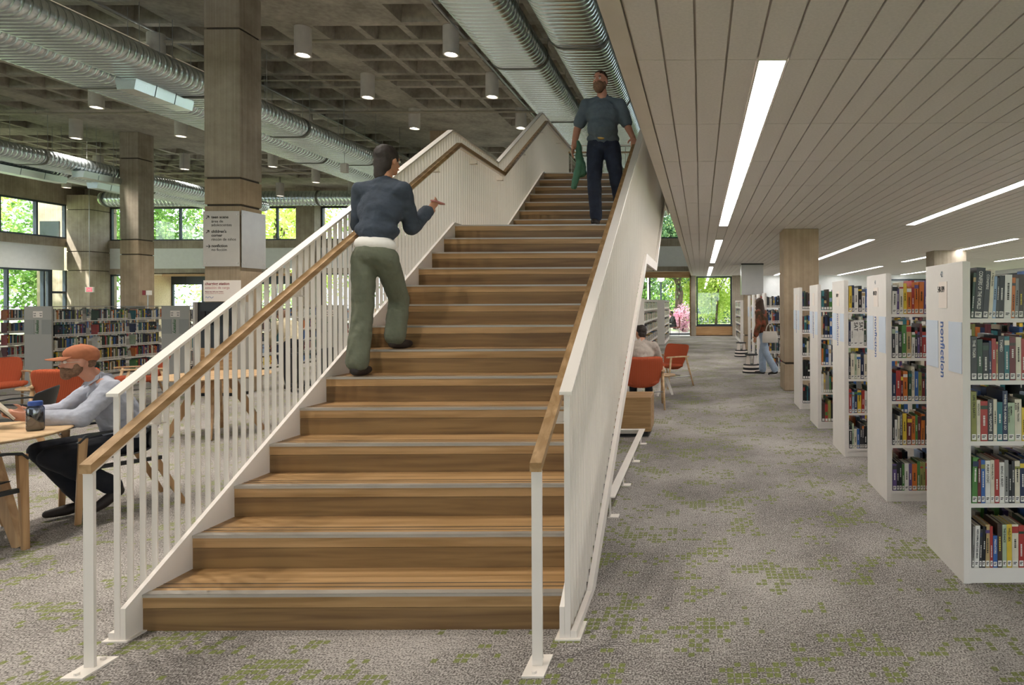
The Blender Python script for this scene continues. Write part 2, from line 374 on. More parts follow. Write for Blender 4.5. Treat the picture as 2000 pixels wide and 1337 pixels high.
cs = {(round(x, 3), round(y, 3)) for x, y in cells}
# flat soffits: every grid rectangle that is no coffer
gx = [XL]+sorted({round(c, 3) for i in range(len(xl)) for c in ([xl[i]-BW/2, xl[i]+BW/2]+[xl[i]+BW/2+k*MX for k in range(1, 10)]+([xl[0]-BW/2-k*MX for k in range(1, 3)] if i == 0 else [])) if XL < c < XR})+[XR]
gy = [YB]+sorted({round(c, 3) for j in range(len(yl)) for c in ([yl[j]-BW/2, yl[j]+BW/2]+[yl[j]+BW/2+k*MY for k in range(1, 10)]) if YB < c < DB})+[DB]
cx = sorted({x for x, y in cs}); cy = sorted({y for x, y in cs})
for i in range(len(gx)-1):
    for j in range(len(gy)-1):
        mx_, my_ = (gx[i]+gx[i+1])/2, (gy[j]+gy[j+1])/2
        if any(x < mx_ < x+MX and y < my_ < y+MY for x, y in cs if abs(x-gx[i]) < 1 and abs(y-gy[j]) < 1): continue
        cm.add([(gx[i], gy[j], H), (gx[i+1], gy[j], H), (gx[i+1], gy[j+1], H), (gx[i], gy[j+1], H)], [(0, 1, 2, 3)])
cm.box(XL-.5, XR+.5, YB-.5, DB+.5, H+dep+.05, H+dep+.35)
structure('ceiling', cm, 'conc_c')
# --- upper floor slab over the right side, its drywall soffit border and the tile ceiling under it
sl = MB().box(SX, XR, YB, DB-.02, HC+.10, FL2)
structure('trim_1', sl, 'soffit')
structure('trim_2', MB().box(SX, -.354, YB, DB-.02, HC, HC+.10), 'soffit')
TW, TL = .1715, 1.143
ce = MB().box(-.350, XR, YB, DB-.03, HC+.018, HC+.10)
ceil2 = structure('ceiling.001', ce, 'grid')
LY = [(3.49, 10.98), (13.40, 20.95), (23.35, 30.75)]       # lengths of the linear lights
LXk = [2, 21, 39, 57]
tiles = []
xk = -.354
def xline(k): return -.0216+TW*k
for k in range(-2, 76):
    x0 = max(xline(k), -.345); x1 = xline(k+1)
    if x0 > XR-.2: break
    if k == -2 and False: continue
    for r in range(-7, 25):
        y0 = 3.49+TL*1.092*r; y1 = y0+TL*1.092
        if y1 > DB or y0 < YB: continue
        if k in LXk and any(a-.1 < (y0+y1)/2 < b+.1 for a, b in LY): continue
        tiles.append((x0+.006, x1-.006, y0+.004, y1-.004))
def pxarea(t):
    x0, x1, y0, y1 = t
    if y0 < 1.9: y0 = 1.9
    if y1 <= y0: return 0
    a = [P_inv(x, y) for x, y in ((x0, y0), (x1, y0), (x1, y1), (x0, y1))]
    if min(p[0] for p in a) > 2000 or max(p[1] for p in a) < 0: return 0
    return abs((x1-x0)*F/y1*(a[3][1]-a[0][1]))
def P_inv(x, y, z=HC): return (VX+x*F/y, VY-(z-CH)*F/y)
tiles.sort(key=lambda t: -pxarea(t))
for t in tiles[:290]:
    x0, x1, y0, y1 = t
    b = MB().box(x0, x1, y0, y1, HC, HC+.0185); b.build('ceiling_tile', 'tile', ceil2)
rest = MB()
for t in tiles[290:]: rest.box(t[0], t[1], t[2], t[3], HC, HC+.0185)
o = rest.build('ceiling_tiles', 'tile', ceil2); o['kind'] = 'stuff'
# linear lights
names = {2: 'nearest row above the aisle', 21: 'second row, right of the aisle', 39: 'third row, over the bookcases', 57: 'fourth row, far right'}
seg = ['long near', 'middle', 'far']
for k in LXk:
    for i, (a, b) in enumerate(LY):
        x0, x1 = xline(k), xline(k+1)
        t = thing('linear_ceiling_light', f'{seg[i]} white linear ceiling light, {names[k]}', 'ceiling light', (x0, a, HC), group='linear lights in the low ceiling')
        fr = MB().box(x0+.002, x0+.012, a, b, HC-.004, HC+.016).box(x1-.012, x1-.002, a, b, HC-.004, HC+.016).box(x0+.012, x1-.012, a, a+.01, HC-.004, HC+.016).box(x0+.012, x1-.012, b-.01, b, HC-.004, HC+.016)
        fr.build('frame', 'white', t, world=True)
        MB().box(x0+.012, x1-.012, a+.01, b-.01, HC+.001, HC+.016).build('diffuser', 'strip', t, world=True)
tag(MB().box(.985, 1.015, 12.2, 30.5, HC-.012, HC+.001).build('ceiling_track', 'white'), 'thin white track running along the low ceiling right of the lights', 'track')
for i, (x, y) in enumerate([(1.25, 22.5), (2.9, 17.0), (3.6, 26), (6.4, 15.6)]):
    t = MB().lathe([(0, -.02), (.10, -.02), (.14, -.008), (.14, .0)], (x, y, HC)).build('ceiling_speaker', 'white', smooth=True)
    tag(t, ['round white ceiling speaker before the mesh-clad column', 'round white ceiling speaker behind the right concrete column', 'round white ceiling speaker farthest back over the far bookcases', 'round white ceiling speaker over the right-hand bookcases'][i], 'speaker', 'round ceiling speakers')

# --- outer walls: concrete frame with upper and lower windows
def facade_back():
    w = MB(); y0, y1 = DB, DB+.45
    # horizontal bands over the tall left part
    w.box(XL-.3, 2.1, y0, y1, 6.45, H)                       # head beam
    w.box(XL-.3, 1.5, y0-.05, y1, 4.42, 4.80)                # sill
    return w
structure('wall_back', facade_back(), 'conc')
structure('wall_back.001', MB().box(-29.2, -.25, DB+.02, DB+.35, 3.42, 4.42), 'white_wall')
w = MB().box(-29.2, -20.6, DB, DB+.4, 3.16, 3.42).box(-8.3, 1.5, DB, DB+.4, 3.18, 3.42).box(-18.8, -9.0, DB, DB+.4, 3.16, 3.42)
structure('trim_3', w, 'conc')
structure('trim_4', MB().box(-.26, 2.0, DB+.02, DB+.4, HC, 3.42).box(2.1, XR, DB+.1, DB+.4, 0, 3.3), 'white_wall')
structure('trim_5', MB().box(-26.5, -19.6, DB-.02, DB, 3.04, 3.15).box(-8.3, -.5, DB-.03, DB, 3.04, 3.16), 'wallwood')
# piers
def pier(name, label, x0, x1, ya, yb, z1, grp=None, m='conc', joints=(), z0=0):
    t = thing(name, label, 'column', ((x0+x1)/2, (ya+yb)/2, z0), group=grp)
    zs = [z0]+list(joints)+[z1]
    for i in range(len(zs)-1):
        mm = m[i] if isinstance(m, (list, tuple)) else m
        a = zs[i]+(.018 if i else 0); b = zs[i+1]-(.018 if i < len(zs)-2 else 0)
        MB().box(x0, x1, ya, yb, a, b).build('shaft_section', mm, t, world=True, bevel=.012)
        if i < len(zs)-2: MB().box(x0+.03, x1-.03, ya+.03, yb-.03, b-.005, b+.041).build('recessed_joint', 'dark', t, world=True)
    return t
pier('wall_pier', 'concrete wall pier between windows, left of the climbing person', -19.6, -18.7, DB-.5, DB+.4, H, 'concrete wall piers')
pier('wall_pier', 'concrete wall pier behind the stair balusters', -9.0, -8.3, DB-.5, DB+.4, H, 'concrete wall piers')
pier('wall_pier', 'narrow concrete wall pier left of the green far window', -.46, -.22, DB-.25, DB+.4, HC, 'concrete wall piers')
pier('wall_pier', 'concrete wall pier right of the green far window', 1.56, 2.1, DB-.3, DB+.4, HC, 'concrete wall piers')
pier('corner_column', 'concrete corner column beside the red exit sign', -30.2, -29.1, DB-1.0, DB+.4, 6.9, None, 'conc', (3.3, 4.2, 6.2))
# columns inside
cj = (3.41, 3.90, 6.60)
yc = 11.34
main_col = pier('concrete_column', 'tall concrete column carrying the direction signs, left of the stair', -8.94, -8.29, yc, yc+.56, H, 'concrete columns', ['conc_w', 'conc_w', 'conc', 'conc'], cj)
pier('concrete_column', 'tall concrete column behind the bookcases at left', -19.2, -18.58, 20.8, 21.4, H, 'concrete columns', ['conc_w', 'conc_w', 'conc', 'conc'], (3.30, 3.79, 6.48))
pier('concrete_column', 'concrete column whose top shows above the stair guard', -8.93, -8.3, 20.8, 21.4, H, 'concrete columns', 'conc_w', (3.30, 3.79, 6.48))
pier('concrete_column', 'concrete column standing in the row of nonfiction bookcases', 1.52, 2.16, 11.45, 12.05, HC, 'concrete columns', 'conc_w', (.5,))
pier('concrete_column', 'concrete column on the right behind the taller bookcase row', 6.1, 6.95, 16.4, 17.0, HC, 'concrete columns', 'conc', (.5,))
pier('concrete_column', 'concrete column clad with a grey mesh panel beyond the reading woman', 1.50, 2.10, 21.5, 22.0, HC, 'concrete columns', 'conc_w', (.5,))
# mesh panel round that column
t = thing('mesh_panel', 'grey translucent panel wrapped round the top of the far column', 'panel', (1.8, 21.4, 1.88))
MB().box(1.44, 2.14, 21.36, 21.38, 1.88, 2.93).box(1.40, 1.44, 21.36, 22.0, 1.88, 2.93).build('panel_sheet', 'acrylic_c', t, world=True)
MB().box(1.39, 2.15, 21.35, 21.40, 2.90, 2.945).build('top_rail', 'ink', t, world=True)

# windows
wn = [0]
def window_y(x0, x1, y, z0, z1, mull, depth=.12, fr=.07, door=None):
    wn[0] += 1; t = thing(f'window_{wn[0]}', None, None, ((x0+x1)/2, y, z0), kind='structure')
    m = MB().box(x0, x1, y, y+depth, z0, z0+fr).box(x0, x1, y, y+depth, z1-fr, z1).box(x0, x0+fr, y, y+depth, z0+fr, z1-fr).box(x1-fr, x1, y, y+depth, z0+fr, z1-fr)
    m.build('window_frame', 'frame', t, world=True)
    xs = [x0+fr]+list(mull)+[x1-fr]
    for a in mull: MB().box(a-fr/2, a+fr/2, y, y+depth, z0+fr, z1-fr).build('mullion', 'frame', t, world=True)
    for i in range(len(xs)-1):
        MB().box(xs[i]+(.035 if i else 0), xs[i+1]-(.035 if i < len(xs)-2 else 0), y+.05, y+.056, z0+fr, z1-fr).build('pane', 'glass', t, world=True)
    return t
def window_x(y0, y1, x, z0, z1, mull, depth=.14, fr=.08, at=None):
    wn[0] += 1; t = thing(f'window_{wn[0]}', None, None, (x, (y0+y1)/2, z0), kind='structure')
    m = MB().box(x-depth, x, y0, y1, z0, z0+fr).box(x-depth, x, y0, y1, z1-fr, z1).box(x-depth, x, y0, y0+fr, z0+fr, z1-fr).box(x-depth, x, y1-fr, y1, z0+fr, z1-fr)
    m.build('window_frame', 'frame', t, world=True)
    ys = [y0+fr]+list(mull)+[y1-fr]
    for a in mull: MB().box(x-depth, x+.02, a-fr/2, a+fr/2, z0+fr, z1-fr).build('mullion', 'frame', t, world=True)
    for i in range(len(ys)-1):
        MB().box(x-.06, x-.054, ys[i]+.04, ys[i+1]-.04, z0+fr, z1-fr).build('pane', 'glass', t, world=True)
    return t
def fx(px, Y=DB): return (px-VX)*Y/F
window_y(-29.1, -19.6, DB+.05, 4.80, 6.45, [fx(258), fx(350), fx(445), fx(540)])
window_y(-18.7, -9.0, DB+.05, 4.80, 6.45, [fx(700), fx(780), fx(860)])
window_y(-8.3, -4.0, DB+.05, 4.80, 6.45, [-6.2]); window_y(-4.0, .9, DB+.05, 4.80, 6.45, [-2.2])
window_y(-29.1, -27.4, DB+.05, .05, 3.14, [-28.3])
window_y(-18.7, -9.0, DB+.05, .05, 3.16, [fx(700), fx(780), fx(860)])
window_y(-8.3, -.46, DB+.05, .05, 3.04, [-6.4, -4.5, -2.5])
window_y(-.2, 1.55, DB+.05, .50, 2.93, [])
structure('trim_6', MB().box(-.52, -.46, DB-.04, DB+.1, 0, 3.1).box(-8.3, -.46, DB-.04, DB+.03, 2.86, 3.04), 'wallwood')
MB_ = MB().box(-.22, 1.56, DB-.12, DB+.05, .03, .46); structure('trim_7', MB_, 'wallwood')
structure('trim_8', MB().box(-.22, 1.56, DB-.10, DB+.05, .46, .50).box(-.22, 1.56, DB-.08, DB, 0, .03), 'frame')
# the timber-lined reading room beyond the lower left opening
tr = MB().box(-27.4, -27.2, DB, DB+1.5, 0, 3.16).box(-27.2, -19.6, DB, DB+1.6, 3.10, 3.2)
structure('wall_left.001', tr, 'palewood')
structure('floor.001', MB().box(-27.4, -19.6, DB, DB+1.6, -.12, 0), 'paving')
window_y(-27.2, -19.6, DB+1.35, .3, 2.75, [-25.6, -24.0, -22.3, -20.9])
structure('wall_back.002', MB().box(-27.2, -19.6, DB+1.35, DB+1.5, 2.75, 3.1), 'frame')
g = thing('pendant_lamp', 'round glowing pendant lamp in the timber-lined room at left', 'lamp', (-26.0, DB+.8, 2.2))
MB().ell((-26.0, DB+.8, 2.35), (.17, .17, .17)).build('globe', 'globe', g, smooth=True, world=True); MB().cyl((-26.0, DB+.8, 2.5), (-26.0, DB+.8, 3.1), .008, n=6).build('cord', 'ink', g, world=True)
# left wall
lw = MB().box(XL-.4, XL, YB, DB+.4, 6.45, H).box(XL-.4, XL+.06, YB, DB, 4.42, 4.80).box(XL-.4, XL, YB, 3.0, 0, 6.45)
structure('wall_left', lw, 'conc')
structure('wall_left.002', MB().box(XL-.35, XL-.02, 3.0, DB-1, 3.30, 4.42), 'white_wall')
mu = [27.2+1.52*i for i in range(-15, 3)]
window_x(3.0, DB-.9, XL, 4.80, 6.45, [y for y in mu if 3.3 < y < DB-1.2])
window_x(3.0, 29.3, XL, .05, 3.30, [y+.3 for y in mu if 3.3 < y < 29.0])
# far left door
dt = thing('door_1', None, None, (XL, 29.7, 0), kind='structure')
MB().box(XL-.14, XL, 29.3, 29.4, 0, 3.3).box(XL-.14, XL, 30.0, 30.1, 0, 3.3).box(XL-.14, XL, 29.4, 30.0, 2.2, 2.3).build('door_frame', 'frame', dt, world=True)
MB().box(XL-.08, XL-.04, 29.4, 30.0, 0, 2.2).build('door_leaf', 'glass', dt, world=True)
# right side: white upper wall band with clerestory, and walls out of the frame
structure('wall_right', MB().box(XR, XR+.3, YB, DB+.4, 0, .6).box(XR, XR+.3, YB, DB+.4, 2.8, H).box(XR, XR+.3, 29.5, DB+.4, .6, 2.8).box(XR, XR+.3, YB, -5, .6, 2.8), 'white_wall')
window_x(-5, 29.5, XR+.2, .6, 2.8, [-3+2.2*i for i in range(15)])
wr = MB().box(XL, XR, YB-.3, YB, 6.4, H).box(XL, XR, YB-.3, YB, 3.2, 4.8).box(XL, -28, YB-.3, YB, 0, 6.4).box(-12, -1.2, YB-.3, YB, 0, 3.2).box(-1.2, 12.5, YB-.3, YB, 2.8, 3.2).box(12.5, XR, YB-.3, YB, 0, 6.4)
structure('wall_front', wr, 'white_wall')
window_y(-28, 12.5, YB-.2, 4.8, 6.4, [-28+2.9*i for i in range(1, 14)])
window_y(-28, -12, YB-.2, .05, 3.2, [-25, -22, -19, -16])
window_y(-1.2, 12.5, YB-.2, .05, 2.8, [1.2, 4, 6.8, 9.6])
# clerestory windows on the right, just over the bookcases
window_y(9.2, 12.6, DB+.0, 1.9, 2.75, [10.3, 11.45])

# --- exit sign, fire alarm devices, conduit on the corner column
t = thing('exit_sign', 'red and white exit sign hung beside the corner column', 'sign', (-29.2, 29.0, 2.3))
c = P(175, 560, 29.0)
MB().box(c.x-.19, c.x+.19, 28.98, 29.04, c.z-.12, c.z+.12).build('housing', 'white', t, world=True)
MB().box(c.x-.13, c.x+.14, 28.972, 28.98, c.z-.09, c.z+.09).build('red_panel', 'exit_red', t, world=True)
put_text('exit_lettering', 'EXIT', .15, 'ink_w', t, (c.x-.12-t.location.x, 28.966-29.0, c.z-.055-2.3), (1, 0, 0), (0, 0, 1), .02)
MB().cyl((c.x, 29.0, c.z+.12), (c.x, 29.0, H), .012, n=6).build('conduit', 'conduit', t, world=True)
t = thing('fire_alarm', 'red and white fire alarm on the left concrete column', 'alarm', (-18.5, 20.75, 2.0))
c = P(287, 567, 20.75)
MB().box(c.x-.11, c.x-.02, 20.70, 20.83, c.z-.07, c.z+.08).build('red_box', 'ink_red', t, world=True)
MB().box(c.x-.01, c.x+.10, 20.72, 20.83, c.z-.07, c.z+.08).build('white_strobe', 'white', t, world=True)
MB().cyl((c.x, 20.785, c.z-.07), (c.x, 20.785, .0), .015, n=6).build('conduit', 'conduit', t, world=True)

# ================================================================== ducts, pipes, downlights
def oval(cx, cz, w, h, n=9, s=1.0):
    r = h/2*s; hw = (w-h)/2; pts = []
    for i in range(n): a = -PI/2+PI*i/(n-1); pts.append((cx+hw+r*math.cos(a), cz+r*math.sin(a)))
    for i in range(n): a = PI/2+PI*i/(n-1); pts.append((cx-hw+r*math.cos(a), cz+r*math.sin(a)))
    return pts
def duct(label, cx, w, y0, y1, hb=5.8, h=.46, bands=(), grp='ribbed ventilation ducts'):
    t = thing('oval_duct', label, 'duct', (cx, (y0+y1)/2, hb+h/2), group=grp)
    rs = []; y = y0
    while y < y1:
        for dy, s in ((0, 1.0), (.045, 1.015), (.092, 1.0), (.100, .93), (.114, .93)):
            rs.append([(px, y+dy, pz) for px, pz in oval(cx, hb+h/2, w, h, s=s)])
        y += .122
    MB().rings(rs).build('duct_shell', 'duct', t, world=True, smooth=True)
    for b in bands:
        MB().rings([[(px, b, pz) for px, pz in oval(cx, hb+h/2, w+.04, h+.04)], [(px, b+.055, pz) for px, pz in oval(cx, hb+h/2, w+.04, h+.04)]]).build('joint_band', 'band', t, world=True)
        for sx in (-1, 1):
            for q in (0, 1.5):
                MB().cyl((cx+sx*(w/2+.01), b+q, hb+h/2), (cx+sx*(w/2+.01), b+q, H), .006, n=5).build('hanger_rod', 'conduit', t, world=True)
    return t
bd = [5.5+3.1*i for i in range(9)]
duct('ribbed oval duct over the stair, left one of the middle pair', -3.22, 1.02, 2.0, 30.4, bands=[4.6+3.3*i for i in range(8)])
duct('ribbed oval duct over the stair, right one of the middle pair', -1.98, .98, 2.0, 30.4, bands=[3.9+3.2*i for i in range(8)])
duct('ribbed oval duct at upper left, right one of its pair', -10.3, 1.1, 4.0, 28.2, bands=[12.65, 15.7, 18.9, 22.0, 25.0])
duct('ribbed oval duct at upper left, left one of its pair', -11.55, 1.08, 4.0, 28.2, bands=[12.1, 15.5, 18.6, 21.8, 25.0])
duct('ribbed oval duct near the left windows, right one of the far pair', -19.85, 1.1, 12.0, 28.2, bands=[18.6, 22, 25.3])
duct('ribbed oval duct near the left windows, left one of the far pair', -21.15, 1.08, 12.0, 28.2, bands=[20.6, 23.8])
# cross duct along the back wall
t = thing('cross_duct', 'round ribbed duct running crossways before the upper back windows', 'duct', (-20, 28.9, 6.45))
rs = []; x = -27.4; n = 18
while x < -6:
    for dx, s in ((0, 1.0), (.12, 1.0), (.13, 1.05), (.15, 1.05), (.16, 1.0)):
        rs.append([(x+dx, 28.9+.33*s*math.cos(2*PI*i/n), 6.5+.33*s*math.sin(2*PI*i/n)) for i in range(n)])
    x += .17
MB().rings(rs).build('duct_shell', 'duct', t, world=True, smooth=True)
for x in (-27.3, -22.5, -17.5, -12): MB().cyl((x, 28.9, 6.5), (x+.08, 28.9, 6.5), .36, n=20).build('joint_band', 'band', t, world=True)
# air diffusers
for i, (x, z, a, b, lb) in enumerate([(-10.6, 5.60, 11.6, 12.95, 'slim metal air diffuser slung between the upper left ducts'), (-20.7, 5.57, 18.3, 20.4, 'slim metal air diffuser under the duct by the left windows, nearest'),
                               (-19.3, 5.60, 19.5, 21.0, 'slim metal air diffuser between the far left ducts'), (-20.5, 5.57, 21.2, 22.7, 'slim metal air diffuser under the far left ducts, farthest')]):
    t = thing('air_diffuser', lb, 'diffuser', (x, (a+b)/2, z), group='metal air diffusers')
    L3 = (b-a)/3
    for yy in (a+.3, b-.3): MB().cyl((x, yy, z+.19), (x, yy, H+.1), .006, n=5).build('hanger_rod', 'conduit', t, world=True)
    for k in range(3): MB().add([(x-.16, a+k*L3+.01, z), (x+.16, a+k*L3+.01, z), (x+.2, a+k*L3+.01, z+.2), (x-.2, a+k*L3+.01, z+.2), (x-.16, a+k*L3+L3-.01, z), (x+.16, a+k*L3+L3-.01, z), (x+.2, a+k*L3+L3-.01, z+.2), (x-.2, a+k*L3+L3-.01, z+.2)],
        [(0, 1, 2, 3), (7, 6, 5, 4), (0, 4, 5, 1), (1, 5, 6, 2), (2, 6, 7, 3), (3, 7, 4, 0)]).build('diffuser_section', 'duct', t, world=True)
# small track speakers under the ducts
for i, (px, py, Y) in enumerate([(674, 325, 17.5), (1146, 152, 13.0)]):
    c = P(px, py, Y); t = thing('hanging_speaker', ['small grey loudspeaker hung below the left ducts', 'small grey loudspeaker hung over the top of the stair'][i], 'speaker', c, group='hanging loudspeakers')
    MB().box(c.x-.09, c.x+.09, Y-.07, Y+.07, c.z-.13, c.z+.13).build('cabinet', 'fixture', t, world=True, bevel=.02)
    MB().cyl((c.x, Y, c.z+.13), (c.x, Y, H), .008, n=6).build('hanger_rod', 'conduit', t, world=True)
# pipes
def pipe(label, a, b, r, m='pipe', name='pipe'):
    d = (Vector(b)-Vector(a)); t = thing(name, label, 'pipe', a, group='pipes below the concrete ceiling')
    MB().cyl(a, b, r, n=10).build('pipe_run', m, t, world=True, smooth=True)
    n = int(d.length/3)
    for i in range(1, n):
        c = Vector(a)+d*i/n; u = d.normalized()
        MB().cyl(c-u*.04, c+u*.04, r*1.25, n=10).build('coupling', m, t, world=True)
        MB().cyl((c.x, c.y, c.z+r), (c.x, c.y, H), .006, n=5).build('hanger_rod', 'conduit', t, world=True)
pipe('thick beige pipe running away beside the upper left ducts', (-11.56, 4, 7.0), (-11.56, 30, 7.0), .06)
pipe('thin conduit running away right of the thick beige pipe', (-11.4, 4, 7.33), (-11.4, 30, 7.33), .02, 'conduit')
pipe('thin conduit running away between the downlight rows', (-5.0, 4, 7.28), (-5.0, 30, 7.28), .025, 'conduit')
pipe('beige sprinkler pipe crossing nearest, above the first downlights', (-14, 13.35, 7.2), (-1, 13.35, 7.2), .035)
pipe('beige sprinkler pipe crossing above the middle downlights', (-12, 15.9, 7.28), (-6, 15.9, 7.28), .022)
pipe('beige sprinkler pipe crossing before the solid ceiling band', (-29, 18.3, 7.2), (0, 18.3, 7.2), .035)
pipe('beige sprinkler pipe crossing farthest, near the back wall', (-29, 26.6, 7.2), (0, 26.6, 7.2), .035)
# cylinder downlights
dl = [(594, 105, 13.04), (720, 188, 15.72), (811, 249, 18.5), (883, 105, 13.04), (963, 188, 15.72), (1019, 249, 18.5), (307, 115, 13.3), (190, 205, 16.4), (150, 265, 19.4), (193, 329, 24.1),
      (355, 262, 19.2), (362, 326, 23.9), (313, 358, 27.1), (601, 254, 18.8), (534, 322, 23.5), (618, 353, 26.6), (548, 379, 29.8), (131, 361, 27.4), (688, 374, 29.1)]
dl += [(None, -5.15, 10.3), (None, -5.15, 7.6), (None, -8.27, 7.6), (None, -5.15, 4.9), (None, -8.27, 4.9), (None, -2.0, 4.9), (None, -11.5, 9.9), (None, -5.15, 2.2), (None, -11.5, 6.5), (None, -8.27, 2.2), (None, -15.5, 9.9), (None, -2.6, 1.6)]
where = ['nearest over the stair, left row', 'second over the stair, left row', 'third over the stair, above the guard peak', 'nearest beside the middle ducts', 'second beside the middle ducts', 'third beside the middle ducts, at the guard top',
         'nearest left of the signed column', 'half hidden behind the upper left duct', 'over the far left bookcases', 'near the far left ducts', 'small part showing left of the signed column, under the duct', 'left of the signed column, farther back',
         'beside the left concrete column top', 'right of the signed column', 'far back under the ducts right of the signed column', 'farthest right of the signed column, by the cross duct', 'low in the picture before the cross duct', 'far left near the upper windows', 'far back behind the climbing person']
where += ['overhead out of the picture, '+q_ for q_ in ('above the upper flight', 'above the lower flight', 'left of the lower flight', 'above the foot of the stair', 'above the reading table', 'right over the stair foot', 'over the armchairs', 'above the camera', 'over the left tables', 'left of the camera', 'far left', 'right above the camera')]
prot = None
for i, (px, py, Y) in enumerate(dl):
    z = 6.77
    if px is None: x = py
    else: x = (px-VX)*(z-CH)/(VY-py); Y = F*(z-CH)/(VY-py)
    if Y > 29.5: Y = 28.2; x = (px-VX)*Y/F; z = CH+(VY-py)*Y/F
    if prot is None:
        prot = thing('cylinder_downlight', '', 'downlight', (0, 0, 0), group='white cylinder downlights')
        MB().lathe([(.0, .58), (.155, .58), (.16, .575), (.16, .0), (.13, .0), (.10, .05)], n=28).build('housing', 'fixture', prot, smooth=False)
        MB().lathe([(.0, .05), (.10, .05)], n=28).build('lamp_disc', 'lamp', prot)
        t = prot
    else: t = copy_tree(prot)
    rk = .575; inst('stem', MB().cyl((0, 0, .57), (0, 0, H+.47-z), .03, n=8).mesh('stem', 'fixture'), t)
    t.location = (x, Y, z); t['label'] = 'white cylinder downlight, '+where[i]
    ld = bpy.data.lights.new('downlight_beam', 'SPOT'); ld.energy = SPOT_W; ld.spot_size = math.radians(100); ld.spot_blend = .6; ld.shadow_soft_size = .09; ld.color = (1, .93, .84)
    lo = bpy.data.objects.new('downlight_beam', ld); COL.objects.link(lo); lo.parent = t; lo.location = (0, 0, -.01)
# ================================================================== the stair
RI, RU, Y1 = .1778, .3048, 3.09
XA, XB = -2.75, -.679
Y14 = Y1+13*RU; Y15 = 8.96; Y22 = Y15+7*RU; YT = 13.37
def ny(k): return Y1+(k-1)*RU if k <= 14 else Y15+(k-15)*RU
def NP(y):                                             # nosing line
    a = RI+(y-Y1)*RI/RU
    if y <= Y14: return a
    b = 15*RI+(y-Y15)*RI/RU
    return min(max(14*RI, b), 22*RI)
YK2 = Y15-RU                                           # where the second flight's line leaves the landing
st = thing('staircase', 'wide oak staircase with metal nosings climbing to the upper floor', 'staircase', ((XA+XB)/2, Y1, 0))
st['kind'] = 'thing'
def step(k):
    y = ny(k); z = k*RI; y2 = ny(k+1) if k < 22 else YT
    if k == 14: y2 = Y15
    if k == 22: y2 = Y22+.45
    t = MB().box(XA, XB, y+.003, y2+.02, z-.065, z).build('tread', 'oak', st, world=True)
    n = MB().box(XA, XB, y, y+.046, z-.004, z+.0025).box(XA, XB, y-.001, y+.003, z-.012, z+.0025).build('nosing_strip', 'nosing', t, world=False)
    n.data.transform(Matrix.Translation(-st.location))
    for q in (.080, .122):
        g = MB().box(XA, XB, y+q, y+q+.006, z-.002, z+.0012).build('grip_strip', 'groove', t); g.data.transform(Matrix.Translation(-st.location))
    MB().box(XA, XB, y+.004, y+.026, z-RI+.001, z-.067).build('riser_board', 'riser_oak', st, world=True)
for k in range(1, 23): step(k)
# underside
def low(y): return NP(y)-.44
yl_ = [3.56, Y14+.05, YK2+.02, Y22]
ub = [(3.58, .012), (3.56+.2, max(.02, low(3.76))), (Y14, low(Y14)), (YK2, low(YK2)), (Y22, low(Y22)), (Y22+.45, low(Y22)), (Y22+.45, low(Y22)+.02), (Y22, low(Y22)+.03), (YK2, low(YK2)+.03), (Y14, low(Y14)+.03), (3.58, .03)]
MB().prism_x(ub, XA, XB-.0).build('underside_panel', 'white', st, world=True)
# top landing slab
MB().box(-2.83, SX, Y22+.45, YT+.08, FL2-.33, FL2).build('landing_slab', 'soffit', st, world=True)
MB().box(-2.80, XB, Y22+.40, YT, FL2, FL2+.004).build('landing_floor', 'oak', st, world=True)

